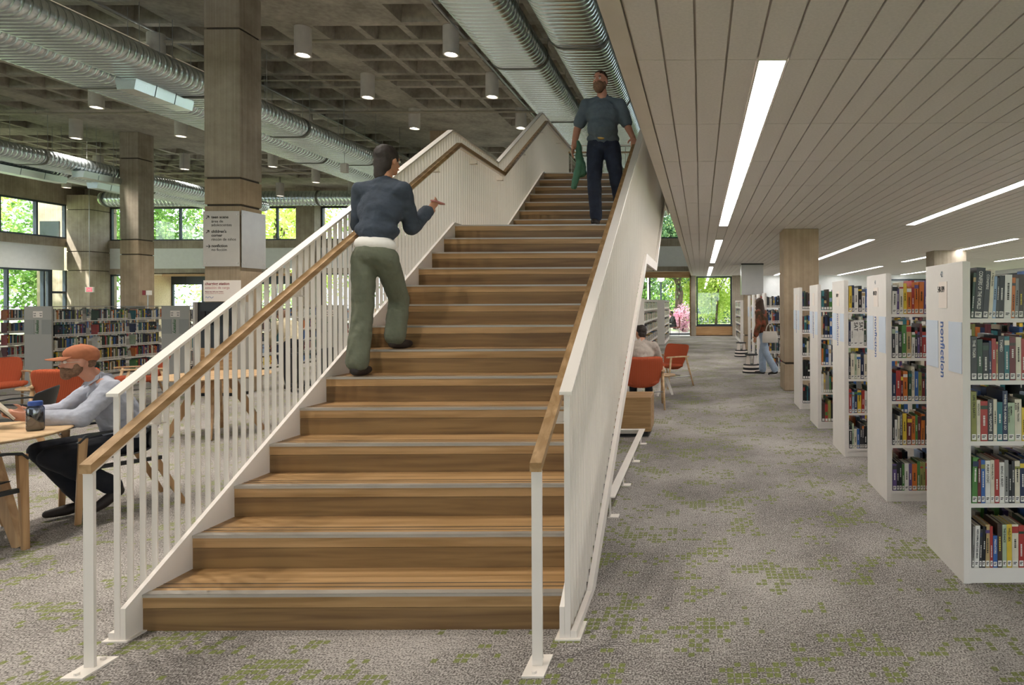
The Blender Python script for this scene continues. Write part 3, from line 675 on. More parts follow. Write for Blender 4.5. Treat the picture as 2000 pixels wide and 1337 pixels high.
def guard(side, label):
    # side -1: left guard, +1: right guard.  three layers: inner plate, balusters, outer plate
    if side < 0: inn, bal, outp, capx, hx = (-2.775, -2.75), (-2.804, -2.776), (-2.832, -2.805), (-2.825, -2.765), -2.70
    else: inn, bal, outp, capx, hx = (-.679, -.655), (-.654, -.627), (-.626, -.597), (-.672, -.612), -.7255
    t = thing('stair_guardrail', label, 'railing', ((inn[0]+inn[1])/2, 3.0, 0), group='guardrails of the stair')
    ys = [3.0, Y14, YK2, Y22, YT]
    def plate(top, bot, x0, x1, mn):
        yt = sorted(ys+([Y1+(mn-top-RI)*RU/RI] if NP(3.0)+top < mn else []))
        tp = [(y, max(mn, NP(y)+top)) for y in yt]
        bt = [(3.0, 0), (Y1+(-bot-RI)*RU/RI, 0)]+[(y, NP(y)+bot) for y in ys[1:]]
        MB().prism_x(tp+bt[::-1], x0, x1).build('stringer', 'white', t, world=True)
    plate(.03, -.44, inn[0], inn[1], .01)
    plate(-.33, -.44, outp[0], outp[1], .04)
    # cap
    def bar(off, th, x0, x1, nm, m, ya=3.0):
        yy = [ya, Y14, YK2, Y22, YT]; q = lambda y: RI+(y-Y1)*RI/RU if y < Y14 else NP(y)
        MB().prism_x([(y, q(y)+off) for y in yy]+[(y, q(y)+off-th) for y in yy[::-1]], x0, x1).build(nm, m, t, world=True)
    bar(1.067, .016, capx[0], capx[1], 'cap_rail', 'white', 2.985)
    # handrail: starts at its own post at the foot
    HO = .922
    bar(HO, .040, hx-.026, hx+.026, 'handrail', 'oak_y', 2.755)
    bar(HO-.040, .013, hx-.021, hx+.021, 'handrail_bar', 'white', 2.765)
    zt = RI+(2.775-Y1)*RI/RU+HO-.045
    MB().box(hx-.0225, hx+.0225, 2.768, 2.782, .008, zt).build('post', 'white', t, world=True)
    bp = MB().box(hx-.048, hx+.048, 2.69, 2.86, 0, .008).cyl((hx, 2.715, .008), (hx, 2.715, .018), .011, n=6).cyl((hx, 2.835, .008), (hx, 2.835, .018), .011, n=6)
    bp.build('base_plate', 'white', t, world=True)
    b2 = (inn[0]+outp[1])/2 if side > 0 else (inn[1]+outp[0])/2
    MB().box(min(inn[0], outp[0])-.02, max(inn[1], outp[1])+.02, 2.985, 3.16, 0, .007).build('base_plate', 'white', t, world=True)
    # balusters
    sp = .0693; y = 3.0; n = 0
    meshes = {}
    while y < YT-.01:
        zt = (RI+(y-Y1)*RI/RU if y < Y14 else NP(y))+1.052; zb = NP(y)-.345
        if y < 3.02: zb = .007
        zb = max(zb, .007)
        L = round(zt-zb, 2)
        if L not in meshes: meshes[L] = MB().box(0, bal[1]-bal[0], 0, .0068, 0, L).mesh('baluster', 'white')
        inst('baluster', meshes[L], t, (bal[0]-t.location.x, y-t.location.y, zt-L))
        y += sp; n += 1
    # brackets
    for y in [3.14, 4.25, 5.4, 6.5, 7.6, 8.6, 9.7, 10.8, 12.2]:
        z = NP(y)+HO-.053; a, b = sorted((hx, bal[0] if side > 0 else bal[1]))
        MB().box(a-.004, b+.004, y-.004, y+.004, z-.065, z-.012).box(a-.004, b+.004, y-.03, y+.03, z-.068, z-.060).build('bracket', 'white', t, world=True)
    return t
guard(-1, 'white flat-bar guardrail with oak handrail on the left side of the stair')
guard(1, 'white flat-bar guardrail with oak handrail on the right side of the stair')
# guard at the back edge of the top landing
t = thing('landing_guardrail', 'thin white railing behind the man at the top of the stair', 'railing', (-1.6, YT+.02, FL2))
MB().box(-2.78, SX-.04, YT+.0, YT+.05, FL2+1.05, FL2+1.066).build('cap_rail', 'white', t, world=True)
MB().box(-2.78, SX-.04, YT-.06, YT-.02, FL2+.88, FL2+.91).build('handrail', 'oak_light', t, world=True)
x = -2.74; bm_ = MB().box(0, .012, 0, .012, 0, 1.05).mesh('baluster', 'white')
while x < SX-.05: inst('baluster', bm_, t, (x+1.6, 0, 0)); x += .115

# low angle-bar barrier on the floor under the stair
t = thing('floor_barrier', 'low white metal barrier bar on the carpet right of the stair', 'barrier', (-.67, 4.7, 0))
ya, yb, xb = 4.70, 7.20, -.68
MB().box(-.71, -.645, ya, yb, .148, .156).box(-.71, -.703, ya, yb, .10, .148).build('top_bar', 'white', t, world=True)
MB().box(-2.6, -.645, yb, yb+.065, .148, .156).box(-2.6, -.71, yb+.06, yb+.067, .10, .148).build('top_bar', 'white', t, world=True)
for y in (4.73, 5.54, 6.37, 7.16):
    MB().box(-.690, -.682, y-.03, y+.03, .008, .148).build('post', 'white', t, world=True)
    MB().box(-.70, -.62, y-.035, y+.035, 0, .008).build('base_plate', 'white', t, world=True)
for x in (-1.4, -2.3):
    MB().box(x-.03, x+.03, yb+.03, yb+.038, .008, .148).build('post', 'white', t, world=True)
    MB().box(x-.035, x+.035, yb, yb+.07, 0, .008).build('base_plate', 'white', t, world=True)

# ================================================================== signs on the main column
t = thing('direction_sign', 'frosted direction sign wrapped round the tall column, pointing to teen scene, children and nonfiction', 'sign', (-8.6, yc-.03, 2.3))
YS = yc-.035
a = P(398, 408, YS); b = P(469, 516, YS)
MB().box(a.x, b.x, YS-.008, YS, b.z, a.z).build('sign_panel', 'acrylic', t, world=True)
MB().box(-8.258, -8.25, yc-.02, yc+.60, b.z-.02, a.z+.02).build('sign_panel', 'acrylic_c', t, world=True)
for (u, v) in ((.06, .06), (.94, .06), (.06, .94), (.94, .94)):
    x = a.x+(b.x-a.x)*u; z = b.z+(a.z-b.z)*v
    MB().cyl((x, YS-.014, z), (x, yc, z), .013, n=10).build('standoff', 'nosing', t, world=True)
    y = yc-.02+.62*u; MB().cyl((-8.244, y, z), (-8.29, y, z), .013, n=10).build('standoff', 'nosing', t, world=True)
def sx_(zx): return ((380+zx/6.37)-VX)*YS/F
def sz_(zy): return CH-((390+zy/6.37)-VY)*YS/F
for s, zy, bd_ in [('teen scene', 205, .022), ('área de', 257, .0), ('adolescentes', 303, .0), ("children's", 384, .022), ('corner', 432, .022), ('rincón de niños', 482, .0), ('nonfiction', 562, .022), ('no ficción', 610, .0)]:
    put_text('sign_lettering', s, .072*1.0, 'ink', t, (sx_(218)-t.location.x, YS-.0095-t.location.y, sz_(zy)-2.3), (1, 0, 0), (0, 0, 1), bd_, sx=.98)
def arrow(cx, cz, ang):
    m = MB(); c, s = math.cos(ang), math.sin(ang); rt = lambda x, z: (cx+x*c-z*s, YS-.010, cz+x*s+z*c)
    m.beam(rt(-.035, 0), rt(.033, 0), .011, .002, up=(0, -1, 0)); m.beam(rt(.037, 0), rt(.010, .028), .011, .002, up=(0, -1, 0)); m.beam(rt(.037, 0), rt(.010, -.028), .011, .002, up=(0, -1, 0))
    m.build('arrow', 'ink', t, world=True)
arrow(sx_(170), sz_(193), PI/4); arrow(sx_(170), sz_(371), PI/4); arrow(sx_(176), sz_(552), 0)
t = thing('charging_sign', 'pink-lettered charging station sign on the column over the dark cabinet', 'sign', (-8.6, yc-.02, 1.7))
YS2 = 11.06
a = P(398, 543, YS2); b = P(471, 584, YS2)
MB().box(a.x, b.x, YS2-.006, YS2, b.z, a.z).build('sign_board', 'card', t, world=True)
def q2(zx, zy): return Vector((((380+zx/6.37)-VX)*YS2/F-t.location.x, YS2-.007-t.location.y, CH-((390+zy/6.37)-VY)*YS2/F-1.7))
for s, zx, zy, sz, m_, bd_ in [('charging station', 134, 1032, .068, 'ink_red', .02), ('estación de carga', 134, 1080, .062, 'ink_pink', 0), ('Please stay with your device.', 134, 1122, .028, 'ink_red', .02), ('Por favor quédese con su dispositivo.', 134, 1143, .022, 'ink_pink', .0)]:
    put_text('sign_lettering', s, sz, m_, t, q2(zx, zy), (1, 0, 0), (0, 0, 1), bd_)
sg = [q2(140+i*9, 1188-10*math.sin(i*1.3)-(8 if i in (4, 5) else 0))+t.location+Vector((0, -.001, 0)) for i in range(12)]
MB().tube(sg, .003, 5).build('signature_mark', 'ink_blue', t, world=True)
# charging cabinet
t = thing('charging_cabinet', 'dark charging cabinet with a wood base standing before the signed column', 'cabinet', (-8.55, 11.2, 0))
MB().box(-8.86, -8.17, 11.08, 11.32, .85, 1.66).build('dark_recess', 'black', t, world=True)
MB().box(-8.86, -8.17, 11.06, 11.32, .06, .85).build('wood_base', 'wallwood', t, world=True)
MB().box(-8.90, -8.86, 11.02, 11.32, .06, 1.66).build('side_panel', 'case_g', t, world=True); MB().box(-8.17, -8.13, 11.02, 11.32, .06, 1.66).build('side_panel', 'case_g', t, world=True)
MB().box(-8.88, -8.15, 11.10, 11.32, 0, .06).build('plinth', 'blackm', t, world=True)
for q in range(5): MB().box(-8.80+q*.125, -8.72+q*.125, 11.06, 11.08, 1.25, 1.5).build('charging_slot', 'blackm', t, world=True)

# ================================================================== bookcases
BC = {}
PAL = {'black': '#222224', 'charcoal': '#3a3a3c', 'dark brown': '#43342c', 'navy': '#26304e', 'blue': '#3a62a0', 'pale blue': '#8fa8c4', 'teal': '#2f6d73', 'dark green': '#2f4634', 'green': '#4d7d3e',
       'olive': '#8a8a4a', 'yellow': '#d8b83c', 'orange': '#c9702f', 'red': '#a63a34', 'maroon': '#6b2b2e', 'purple': '#5d4a7d', 'cream': '#d8cfb8', 'white': '#dedad2', 'grey': '#8c8a85', 'tan': '#b49a6c', 'pale green': '#a9b89a'}
for k_, v_ in PAL.items(): M['bk_'+k_] = plain('cover_'+k_.replace(' ', '_'), v_, .38, 0, .12, 14)
CW = {'black': 9, 'charcoal': 6, 'dark brown': 4, 'navy': 6, 'blue': 4, 'pale blue': 3, 'teal': 3, 'dark green': 3, 'green': 2, 'olive': 2, 'yellow': 3, 'orange': 3, 'red': 4, 'maroon': 4, 'purple': 2, 'cream': 6, 'white': 7, 'grey': 5, 'tan': 3, 'pale green': 2}
CK = list(CW); CV = [CW[c] for c in CK]
ORD = ['first', 'second', 'third', 'fourth', 'fifth', 'sixth', 'seventh', 'eighth', 'ninth', 'tenth', 'eleventh', 'twelfth', 'thirteenth', 'fourteenth', 'fifteenth', 'sixteenth', 'seventeenth', 'eighteenth', 'nineteenth', 'twentieth']
SHN = ['bottom', 'fourth', 'third', 'second', 'top']
inkfor = {'black': 'ink_w', 'charcoal': 'ink_w', 'dark brown': 'ink_y', 'navy': 'ink_w', 'blue': 'ink_w', 'teal': 'ink_w', 'dark green': 'ink_w', 'red': 'ink_w', 'maroon': 'ink_w', 'purple': 'ink_w', 'green': 'ink_w'}
nbook = [0]
def book(x, y, z, w_, h, d, col, label, group, lean=0, title=None, near=True, tsize=None, tmat=None):
    """spine faces -Y; x is the left edge at the foot"""
    nbook[0] += 1
    b = MB()
    if near:
        c = .0022
        b.box(0, w_, 0, .004, 0, h).box(0, c, .004, d, 0, h).box(w_-c, w_, .004, d, 0, h)
    else: b.box(0, w_, 0, d, 0, h)
    o = b.build('book', 'bk_'+col); o.location = (x, y, z); o.rotation_euler = (0, math.radians(lean), 0)
    if lean < 0: o.location.z += abs(math.sin(math.radians(lean)))*0
    tag(o, label, 'book', group)
    if near: MB().box(.0024, w_-.0024, .005, d-.003, .003, h-.004).build('page_block', 'page', o)
    lh = min(.032, h*.14)
    MB().box(w_*.12, w_*.88, -.0008, .0003, .008, .008+lh).build('spine_label', 'label', o)
    if near:
        MB().box(w_*.2, w_*.6, -.0012, -.0007, .008+lh*.35, .008+lh*.5).box(w_*.2, w_*.75, -.0012, -.0007, .008+lh*.62, .008+lh*.77).build('label_print', 'ink', o)
    ik = tmat or inkfor.get(col, 'ink')
    if title:
        s = tsize or min(w_*.62, .03)
        tm = text_mesh(title, s, .0003, .012); L = max((v.co.x for v in tm.vertices), default=.1); mxl = h-.075
        tm.materials.append(M[ik]); k = min(1, mxl/L) if L > 0 else 1
        # reading downwards: right = -Z, letter tops = +X
        tm.transform(Matrix(((0, 1, 0, w_/2-s*.34), (0, 0, 1, -.0012), (-k, 0, 0, h-.02), (0, 0, 0, 1))))
        # keep normals toward the reader
        tt = bpy.data.objects.new('spine_title', tm); COL.objects.link(tt); tt.parent = o
    elif near:
        zc = h*(.35+.3*R.random()); ln = h*(.18+.2*R.random())
        m = MB(); zz = zc-ln/2
        while zz < zc+ln/2:
            q = .004+.006*R.random(); m.box(w_*.36, w_*.64, -.0011, -.0004, zz, zz+q); zz += q+.003
        m.build('spine_title', ik, o)
        if R.random() < .4:
            bc = R.choice(CK); MB().box(.0, w_, -.0006, 0, h*.80, h*.80+h*(.04+.12*R.random())).build('spine_band', 'bk_'+bc, o)
    elif R.random() < .55:
        bc = R.choice(CK); q = h*(.3+.4*R.random()); MB().box(w_*.1, w_*.9, -.0006, 0, q, q+h*(.08+.2*R.random())).build('spine_band', 'bk_'+bc, o)
    return o
# many small books in one mesh, coloured per face by material
STF = {}
def stuff_book(key, axis, x, y, z, w_, h, d, col, out=-1):
    """axis 'y': spines look along -Y/+Y (out); axis 'x': spines look along +X/-X"""
    m = STF.setdefault(key, MB()); ci = CK.index(col)
    if axis == 'y':
        y0, y1 = (y, y+d) if out < 0 else (y-d, y)
        m.box(x, x+w_, y0, y1, z, z+h, ci); s = y0-.0012 if out < 0 else y1+.0012
        a, b = sorted((s, y0 if out < 0 else y1)); m.box(x+w_*.15, x+w_*.85, a, b, z+.008, z+.036, len(CK))
        if R.random() < .5: q = z+h*(.3+.4*R.random()); m.box(x+w_*.15, x+w_*.85, a, b, q, q+h*.15, R.randrange(len(CK)))
    else:
        x0, x1 = (x-d, x) if out > 0 else (x, x+d)
        m.box(x0, x1, y, y+w_, z, z+h, ci); s = x1+.0012 if out > 0 else x0-.0012
        a, b = sorted((s, x1 if out > 0 else x0)); m.box(a, b, y+w_*.1, y+w_*.9, z+.008, z+.038, len(CK))
        if R.random() < .5: q = z+h*(.3+.4*R.random()); m.box(a, b, y+w_*.15, y+w_*.85, q, q+h*.15, R.randrange(len(CK)))
def flush_stuff():
    mats = [M['bk_'+c] for c in CK]+[M['label']]
    for k, (m) in STF.items():
        o = m.build('books', mats); tag(o, k, 'books', kind='stuff')
SHZ = [.088, .455, .808, 1.154, 1.507]
B1 = {4: [(.014, .262, 'dark green', None, 4), (.050, .292, 'black', 'CONIFERS OF THE WORLD', 4), (.030, .272, 'charcoal', 'CONIFERS', 4), (.022, .280, 'cream', 'A Field Guide', 4), (.018, .24, 'pale blue', None, 3), (.014, .232, 'charcoal', None, 3), (.030, .245, 'black', None, 2),
          (.040, .250, 'white', None, 2), (.018, .232, 'orange', None, 2), (.020, .228, 'grey', None, 2), (.028, .250, 'dark brown', None, 1), (.026, .246, 'grey', None, 1), (.036, .246, 'tan', None, 2)],
      3: [(.034, .250, 'charcoal', 'THE TIGER', 0), (.030, .235, 'dark green', None, 0), (.034, .215, 'black', None, 0), (.014, .225, 'navy', None, 0), (.024, .238, 'red', None, 0), (.010, .22, 'tan', None, 0), (.034, .252, 'charcoal', 'TAMED', 0), (.028, .25, 'teal', None, 0), (.034, .246, 'maroon', None, 0),
          (.030, .245, 'cream', None, 0), (.024, .236, 'red', None, 0), (.030, .232, 'black', None, 0), (.022, .22, 'olive', None, 0)],
      2: [(.030, .282, 'olive', 'LIFE ON EARTH', 0), (.020, .235, 'cream', 'WILDHOOD', 0), (.040, .228, 'red', None, 0), (.030, .238, 'charcoal', 'ANIMAL WEAPONS', 0), (.020, .238, 'cream', None, 0), (.030, .222, 'teal', None, 0), (.028, .287, 'navy', 'WHERE THE ANIMALS GO', 0),
          (.038, .218, 'pale green', 'MAMMAL\nTRACKS & SIGN', 0), (.038, .238, 'cream', 'MAMMAL TRACKS\n& SIGN', 0), (.026, .19, 'yellow', None, 0), (.020, .25, 'dark green', None, 0), (.03, .21, 'grey', None, 0)],
      1: [(.032, .262, 'green', None, 2), (.020, .248, 'maroon', None, 0), (.022, .246, 'blue', None, 0), (.028, .242, 'white', 'FURRY LOGIC', 0), (.022, .245, 'cream', 'WILD HEALTH', 0), (.026, .248, 'red', None, 0), (.028, .232, 'white', 'BEING A BEAST', 0), (.022, .245, 'grey', None, 0), (.016, .22, 'black', None, 0),
          (.016, .24, 'charcoal', None, 0), (.028, .24, 'cream', None, 0), (.03, .25, 'navy', None, 0)],
      0: [(.012, .235, 'grey', None, 2), (.026, .240, 'white', 'INSIDE ANIMAL HEARTS AND MINDS', 2), (.014, .22, 'charcoal', None, 2), (.020, .235, 'black', None, 2), (.024, .245, 'tan', None, -1), (.016, .235, 'red', None, -2), (.024, .182, 'blue', 'PREDATORS', -2), (.026, .25, 'dark brown', None, -1), (.024, .245, 'pale green', 'THE DANCE', -1),
          (.028, .246, 'yellow', 'WILD SEX', 0), (.036, .246, 'cream', None, 0), (.03, .24, 'red', None, 0)]}
T2 = {(1, 2, 5): 'A NEW KIND OF SCIENCE', (1, 1, 6): 'THE ASHTRAY', (1, 1, 3): 'THE MEANING OF SCIENCE', (1, 3, 2): 'CRASH TEST'}
CNAME = ['nearest', 'second', 'third', 'fourth', 'fifth', 'sixth', 'seventh', 'eighth', 'ninth']
CX = 1.49
def case_unit(i, y0, nsec, label, vis, numtxt, ctxt):
    """a double-faced range running to the right, end panel looking left"""
    dpt = .582; L = .045+.90*nsec
    t = thing('bookcase', label, 'bookcase', (CX, y0, 0), group='white double-sided nonfiction bookcases')
    MB().box(CX, CX+.032, y0, y0+dpt, 0, 1.833).build('end_panel', 'case', t, world=True, bevel=.002)
    MB().box(CX+.032, CX+.045, y0+.004, y0+.03, 0, 1.83).box(CX+.032, CX+.045, y0+dpt-.03, y0+dpt-.004, 0, 1.83).build('end_trim', 'case', t, world=True)
    xr = CX+L
    MB().box(CX+.045, xr, y0+.012, y0+dpt-.012, 0, .086).build('base', 'case', t, world=True)
    for s in range(1, nsec+1):
        x = CX+.045+.9*s
        MB().box(x-.015, x+.015, y0+dpt/2-.03, y0+dpt/2+.03, .086, 1.80).build('upright', 'case_g', t, world=True)
    MB().box(CX+.045, CX+.06, y0+dpt/2-.03, y0+dpt/2+.03, .086, 1.80).build('upright', 'case_g', t, world=True)
    for z in SHZ:
        MB().box(CX+.045, xr, y0+.004, y0+.262, z-.024, z).build('shelf', 'case', t, world=True)
        MB().box(CX+.045, xr, y0+dpt-.262, y0+dpt-.004, z-.024, z).build('shelf', 'case', t, world=True)
    MB().box(xr, xr+.03, y0, y0+dpt, 0, 1.833).build('end_panel', 'case', t, world=True)
    # signs on the end panel
    fy = lambda u: y0+dpt*u
    xs = CX-.0035
    for a, b in ((.02, .34), (.63, .98)): MB().box(xs, CX, fy(a), fy(b), 1.19, 1.485).build('sign_plate', 'sign_blue', t, world=True)
    MB().box(xs, CX, fy(.38), fy(.60), 1.565, 1.725).build('number_card', 'card', t, world=True)
    if numtxt: put_text('range_number', numtxt, .052, 'ink', t, (xs-CX-.001, fy(.625)-y0, 1.662), (0, -1, 0), (0, 0, 1), .004, sx=.62)
    if ctxt: put_text('case_number', ctxt, .05, 'ink_grey', t, (-.001, fy(.56)-y0, 1.755), (0, -1, 0), (0, 0, 1), .0, sx=.75)
    put_text('sign_lettering', 'nonfiction', .088, 'ink_blue', t, (-.0012, fy(.56)-y0, 1.484), (0, 0, -1), (0, -1, 0), .016, sx=.98)
    # books
    xl0 = CX+.050
    for si, z in enumerate(SHZ):
        x = xl0; n = 0; lim = CX+vis
        lst = B1.get(si) if i == 0 else None
        hb = .245 if i else .25
        full = nsec*.9+CX+.03
        while x < lim:
            title = None; lean = 0
            if lst and n < len(lst): w_, h, col, title, lean = lst[n]
            else:
                w_ = R.uniform(.016, .040); h = R.uniform(.20, .275); col = R.choices(CK, CV)[0]
                if i == 1 and si == 4: col = R.choice(['purple', 'white', 'red', 'yellow', 'orange', 'blue', 'blue', 'white', 'cream']); h = R.uniform(.2, .27)
                if i == 1 and si == 0: col = R.choice(['green', 'purple', 'orange', 'yellow', 'black', 'olive', 'white', 'red']); h = R.uniform(.21, .235)
                title = T2.get((i, si, n)); lean = R.choice([0, 0, 0, 0, 1.5, -1.5])
            if i == 2 and si == 3:
                w_, h, col, title = [(.02, .25, 'navy', None), (.026, .25, 'white', None), (.05, .262, 'white', 'SAT'), (.056, .265, 'white', 'SAT'), (.02, .2, 'dark green', None), (.025, .24, 'grey', None), (.03, .24, 'navy', None), (.03, .24, 'red', None)][min(n, 7)]; lean = 0
            wd = 'tall' if h > .255 else ('short' if h < .215 else '')
            lb = f"{wd+' ' if wd else ''}{col} book, {ORD[min(n, 19)]} from left, {SHN[si]} shelf of {CNAME[i]} nonfiction bookcase"
            o = book(x, y0+.008, z, w_, h, R.uniform(.15, .19) if h < .26 else .20, col, lb, f'books on the {SHN[si]} shelf of the {CNAME[i]} nonfiction bookcase', lean if lean >= 0 else 0, title, near=i < 3,
                     tsize=.06*.9 if title == 'SAT' else (.013 if title and '\n' in title else None), tmat='ink' if title == 'SAT' else None)
            x += w_+.0015+(h*math.sin(math.radians(1.0)) if False else 0); n += 1
        key = 'rows of assorted books filling the rest of the nonfiction shelves'
        while x < full:
            if R.random() < .03: x += .12; continue
            w_ = R.uniform(.015, .04); stuff_book(key, 'y', x, y0+.008, z, w_, R.uniform(.19, .27), R.uniform(.14, .18), R.choices(CK, CV)[0]); x += w_+.0015
        x = xl0
        while x < full:
            if R.random() < .05: x += .10; continue
            w_ = R.uniform(.015, .04); stuff_book(key, 'y', x, y0+dpt-.01, z, w_, R.uniform(.17, .25), R.uniform(.13, .17), R.choices(CK, CV)[0], 1); x += w_+.0015
    return t
ys_case = [3.573+1.474*k for k in range(5)]+[14.57, 16.14, 17.65, 19.19]
nums = ['540-599', '400-539', '340-399', '', '', '', '', '', '']; cts = ['42', '41', '', '', '', '', '', '', '']
visw = [.42, .34, .30, .26, .22, .36, .10, .10, .0]
clab = ['white bookcase nearest the camera at right, end card 540-599', 'second white nonfiction bookcase from the camera, end card 400-539', 'third white nonfiction bookcase from the camera, holding the two SAT books',
        'fourth white nonfiction bookcase from the camera', 'white nonfiction bookcase just before the concrete column', 'white nonfiction bookcase the standing woman browses, behind the concrete column',
        'second white nonfiction bookcase beyond the concrete column', 'third white nonfiction bookcase beyond the concrete column', 'farthest white nonfiction bookcase, by the mesh-clad column']
for i in range(9): case_unit(i, ys_case[i], 3 if i else 3, clab[i], visw[i], nums[i], cts[i])

def case_deep(label, xr, y0, nsec, z1, shz, sgn, face_books, key, mats='case_g', width=.55, sign=None, group=None, bends=True, secw=.9, hmax=.24):
    """a range running away from the camera; its end panel looks at the camera, books on its right (+X) and left sides"""
    L = .04+secw*nsec; x0, x1 = xr-width, xr
    t = thing('bookcase', label, 'bookcase', ((x0+x1)/2, y0, 0), group=group)
    MB().box(x0, x1, y0, y0+.03, 0, z1).build('end_panel', mats, t, world=True, bevel=.002)
    MB().box(x0, x1, y0+L, y0+L+.03, 0, z1).build('end_panel', mats, t, world=True)
    MB().box(x0+.01, x1-.01, y0+.03, y0+L, 0, .09).build('base', 'case', t, world=True)
    if z1 < 1.65: MB().box(x0, x1, y0, y0+L+.03, z1, z1+.018).build('top_panel', mats, t, world=True)
    for s in range(0, nsec+1):
        y = y0+.045+secw*s; MB().box((x0+x1)/2-.03, (x0+x1)/2+.03, y-.015, y+.015, .09, z1-.01).build('upright', mats, t, world=True)
    for z in shz:
        MB().box(x1-.25, x1-.003, y0+.03, y0+L, z-.018, z).build('shelf', 'case', t, world=True)
        MB().box(x0+.003, x0+.25, y0+.03, y0+L, z-.018, z).build('shelf', 'case', t, world=True)
        for s in range(nsec):
            for fc in face_books:
                y = y0+.045+secw*s+.02; ye = y+secw*R.uniform(.62, .80) if bends else y+secw-.05
                while y < ye:
                    w_ = R.uniform(.018, .034); stuff_book(key, 'x', x1-.012 if fc > 0 else x0+.012, y, z, w_, R.uniform(hmax-.05, hmax), .14, R.choices(CK, CV)[0], fc); y += w_+.001
                if bends and fc > 0:
                    b_ = MB().add([(x1-.16, y+.005, z), (x1-.02, y+.005, z), (x1-.02, y+.005, z+.09), (x1-.06, y+.005, z+.14), (x1-.16, y+.005, z+.14)], [(0, 1, 2, 3, 4)])
                    b_ = MB().prism_x([(y, z), (y+.13, z), (y+.10, z+.145), (y, z+.145)], x1-.045, x1-.042); b_.build('book_support', mats, t, world=True)
    if sign: sign(t, x0, x1, y0)
    return t
def mystery_sign(t, x0, x1, y0):
    xc = (x0+x1)/2; y = y0-.004
    MB().box(x0+.003, xc-.075, y, y0, 1.04, 1.33).build('sign_plate', 'sign_grey', t, world=True); MB().box(xc+.075, x1-.003, y, y0, 1.04, 1.33).build('sign_plate', 'sign_grey', t, world=True)
    MB().box(xc-.095, xc+.095, y, y0, 1.375, 1.50).build('number_card', 'card', t, world=True)
    for a in (-.06, .06):
        for b, s_ in ((1.455, .016), (1.41, .013)):
            m = MB()
            for q in (-1.1, 0, 1.1): m.box(xc+a+q*s_-.004, xc+a+q*s_+.004, y-.001, y, b-.012, b+.012)
            m.build('card_print', 'ink', t, world=True)
    put_text('sign_lettering', 'mystery', .085, 'ink_green', t, (xc-.028-t.location.x, y-.001-t.location.y, 1.325), (0, 0, -1), (1, 0, 0), .022)
SM = [.10, .18+.0, .447, .715, .994, 1.294]; SM = [.16, .447, .715, .994, 1.294]
for i, (px, lb) in enumerate([(-187, 'grey mystery bookcase running past the left edge of the picture'), (101, 'grey mystery bookcase behind the man in the orange cap'), (369, 'grey mystery bookcase left of the charging cabinet'), (671, 'grey mystery bookcase behind the stair balusters')]):
    xr = (px-VX)*12.54/F
    case_deep(lb, xr, 12.54, 6, 1.6-.02, SM, 1, (1,), 'rows of paperback mysteries on the grey bookcases', sign=mystery_sign, group='grey mystery bookcases', bends=True)
case_deep('white bookcase behind the seated man with dark hair', -1.54, 17.2, 6, 1.74, [.1, .42, .75, 1.08, 1.41], 1, (1,), 'assorted books on the bookcases left of the aisle', 'case', .5, group='white bookcases left of the aisle', bends=False)
case_deep('far white bookcase left of the aisle, near the big window', -1.40, 24.6, 4, 1.74, [.1, .42, .75, 1.08, 1.41], 1, (1,), 'assorted books on the bookcases left of the aisle', 'case', .5, group='white bookcases left of the aisle', bends=False)
case_deep('far white bookcase right of the aisle beside the green window', 2.1, 25.2, 4, 1.72, [.1, .42, .75, 1.08, 1.41], 1, (-1,), 'assorted books on the far right bookcase facing the aisle', 'case', .5, bends=False)
flush_stuff()
# ================================================================== furniture
def side_table(name, label, loc, r, h, legw, rz=0, legs='oak_z', top='oak_light', spl=.85, group=None, nleg=3):
    t = thing(name, label, 'table', loc, rz, group)
    MB().lathe([(0, h), (r*.985, h), (r, h-.006), (r, h-.012), (r*.93, h-.028), (0, h-.028)], n=48).build('tabletop', top, t, smooth=False)
    for k in range(nleg):
        a = 2*PI*k/nleg; c, s = math.cos(a), math.sin(a)
        MB().beam((c*r*.22, s*r*.22, h-.028), (c*r*spl, s*r*spl, .0), legw*1.6, legw*.7, up=(-s, c, 0), w2=legw*.9, h2=legw*.6).build('leg', legs, t)
    return t
T1 = Vector((-4.93, 4.24, 0))
side_table('round_table', 'round pale oak table the man in the orange cap reads at', T1, .50, .74, .075, math.radians(-8), spl=.80, group='round oak tables')
side_table('round_table', 'round pale oak table seen through the stair balusters', (-6.05, 7.85, 0), .60, .74, .07, math.radians(30), spl=.8, group='round oak tables', nleg=4)

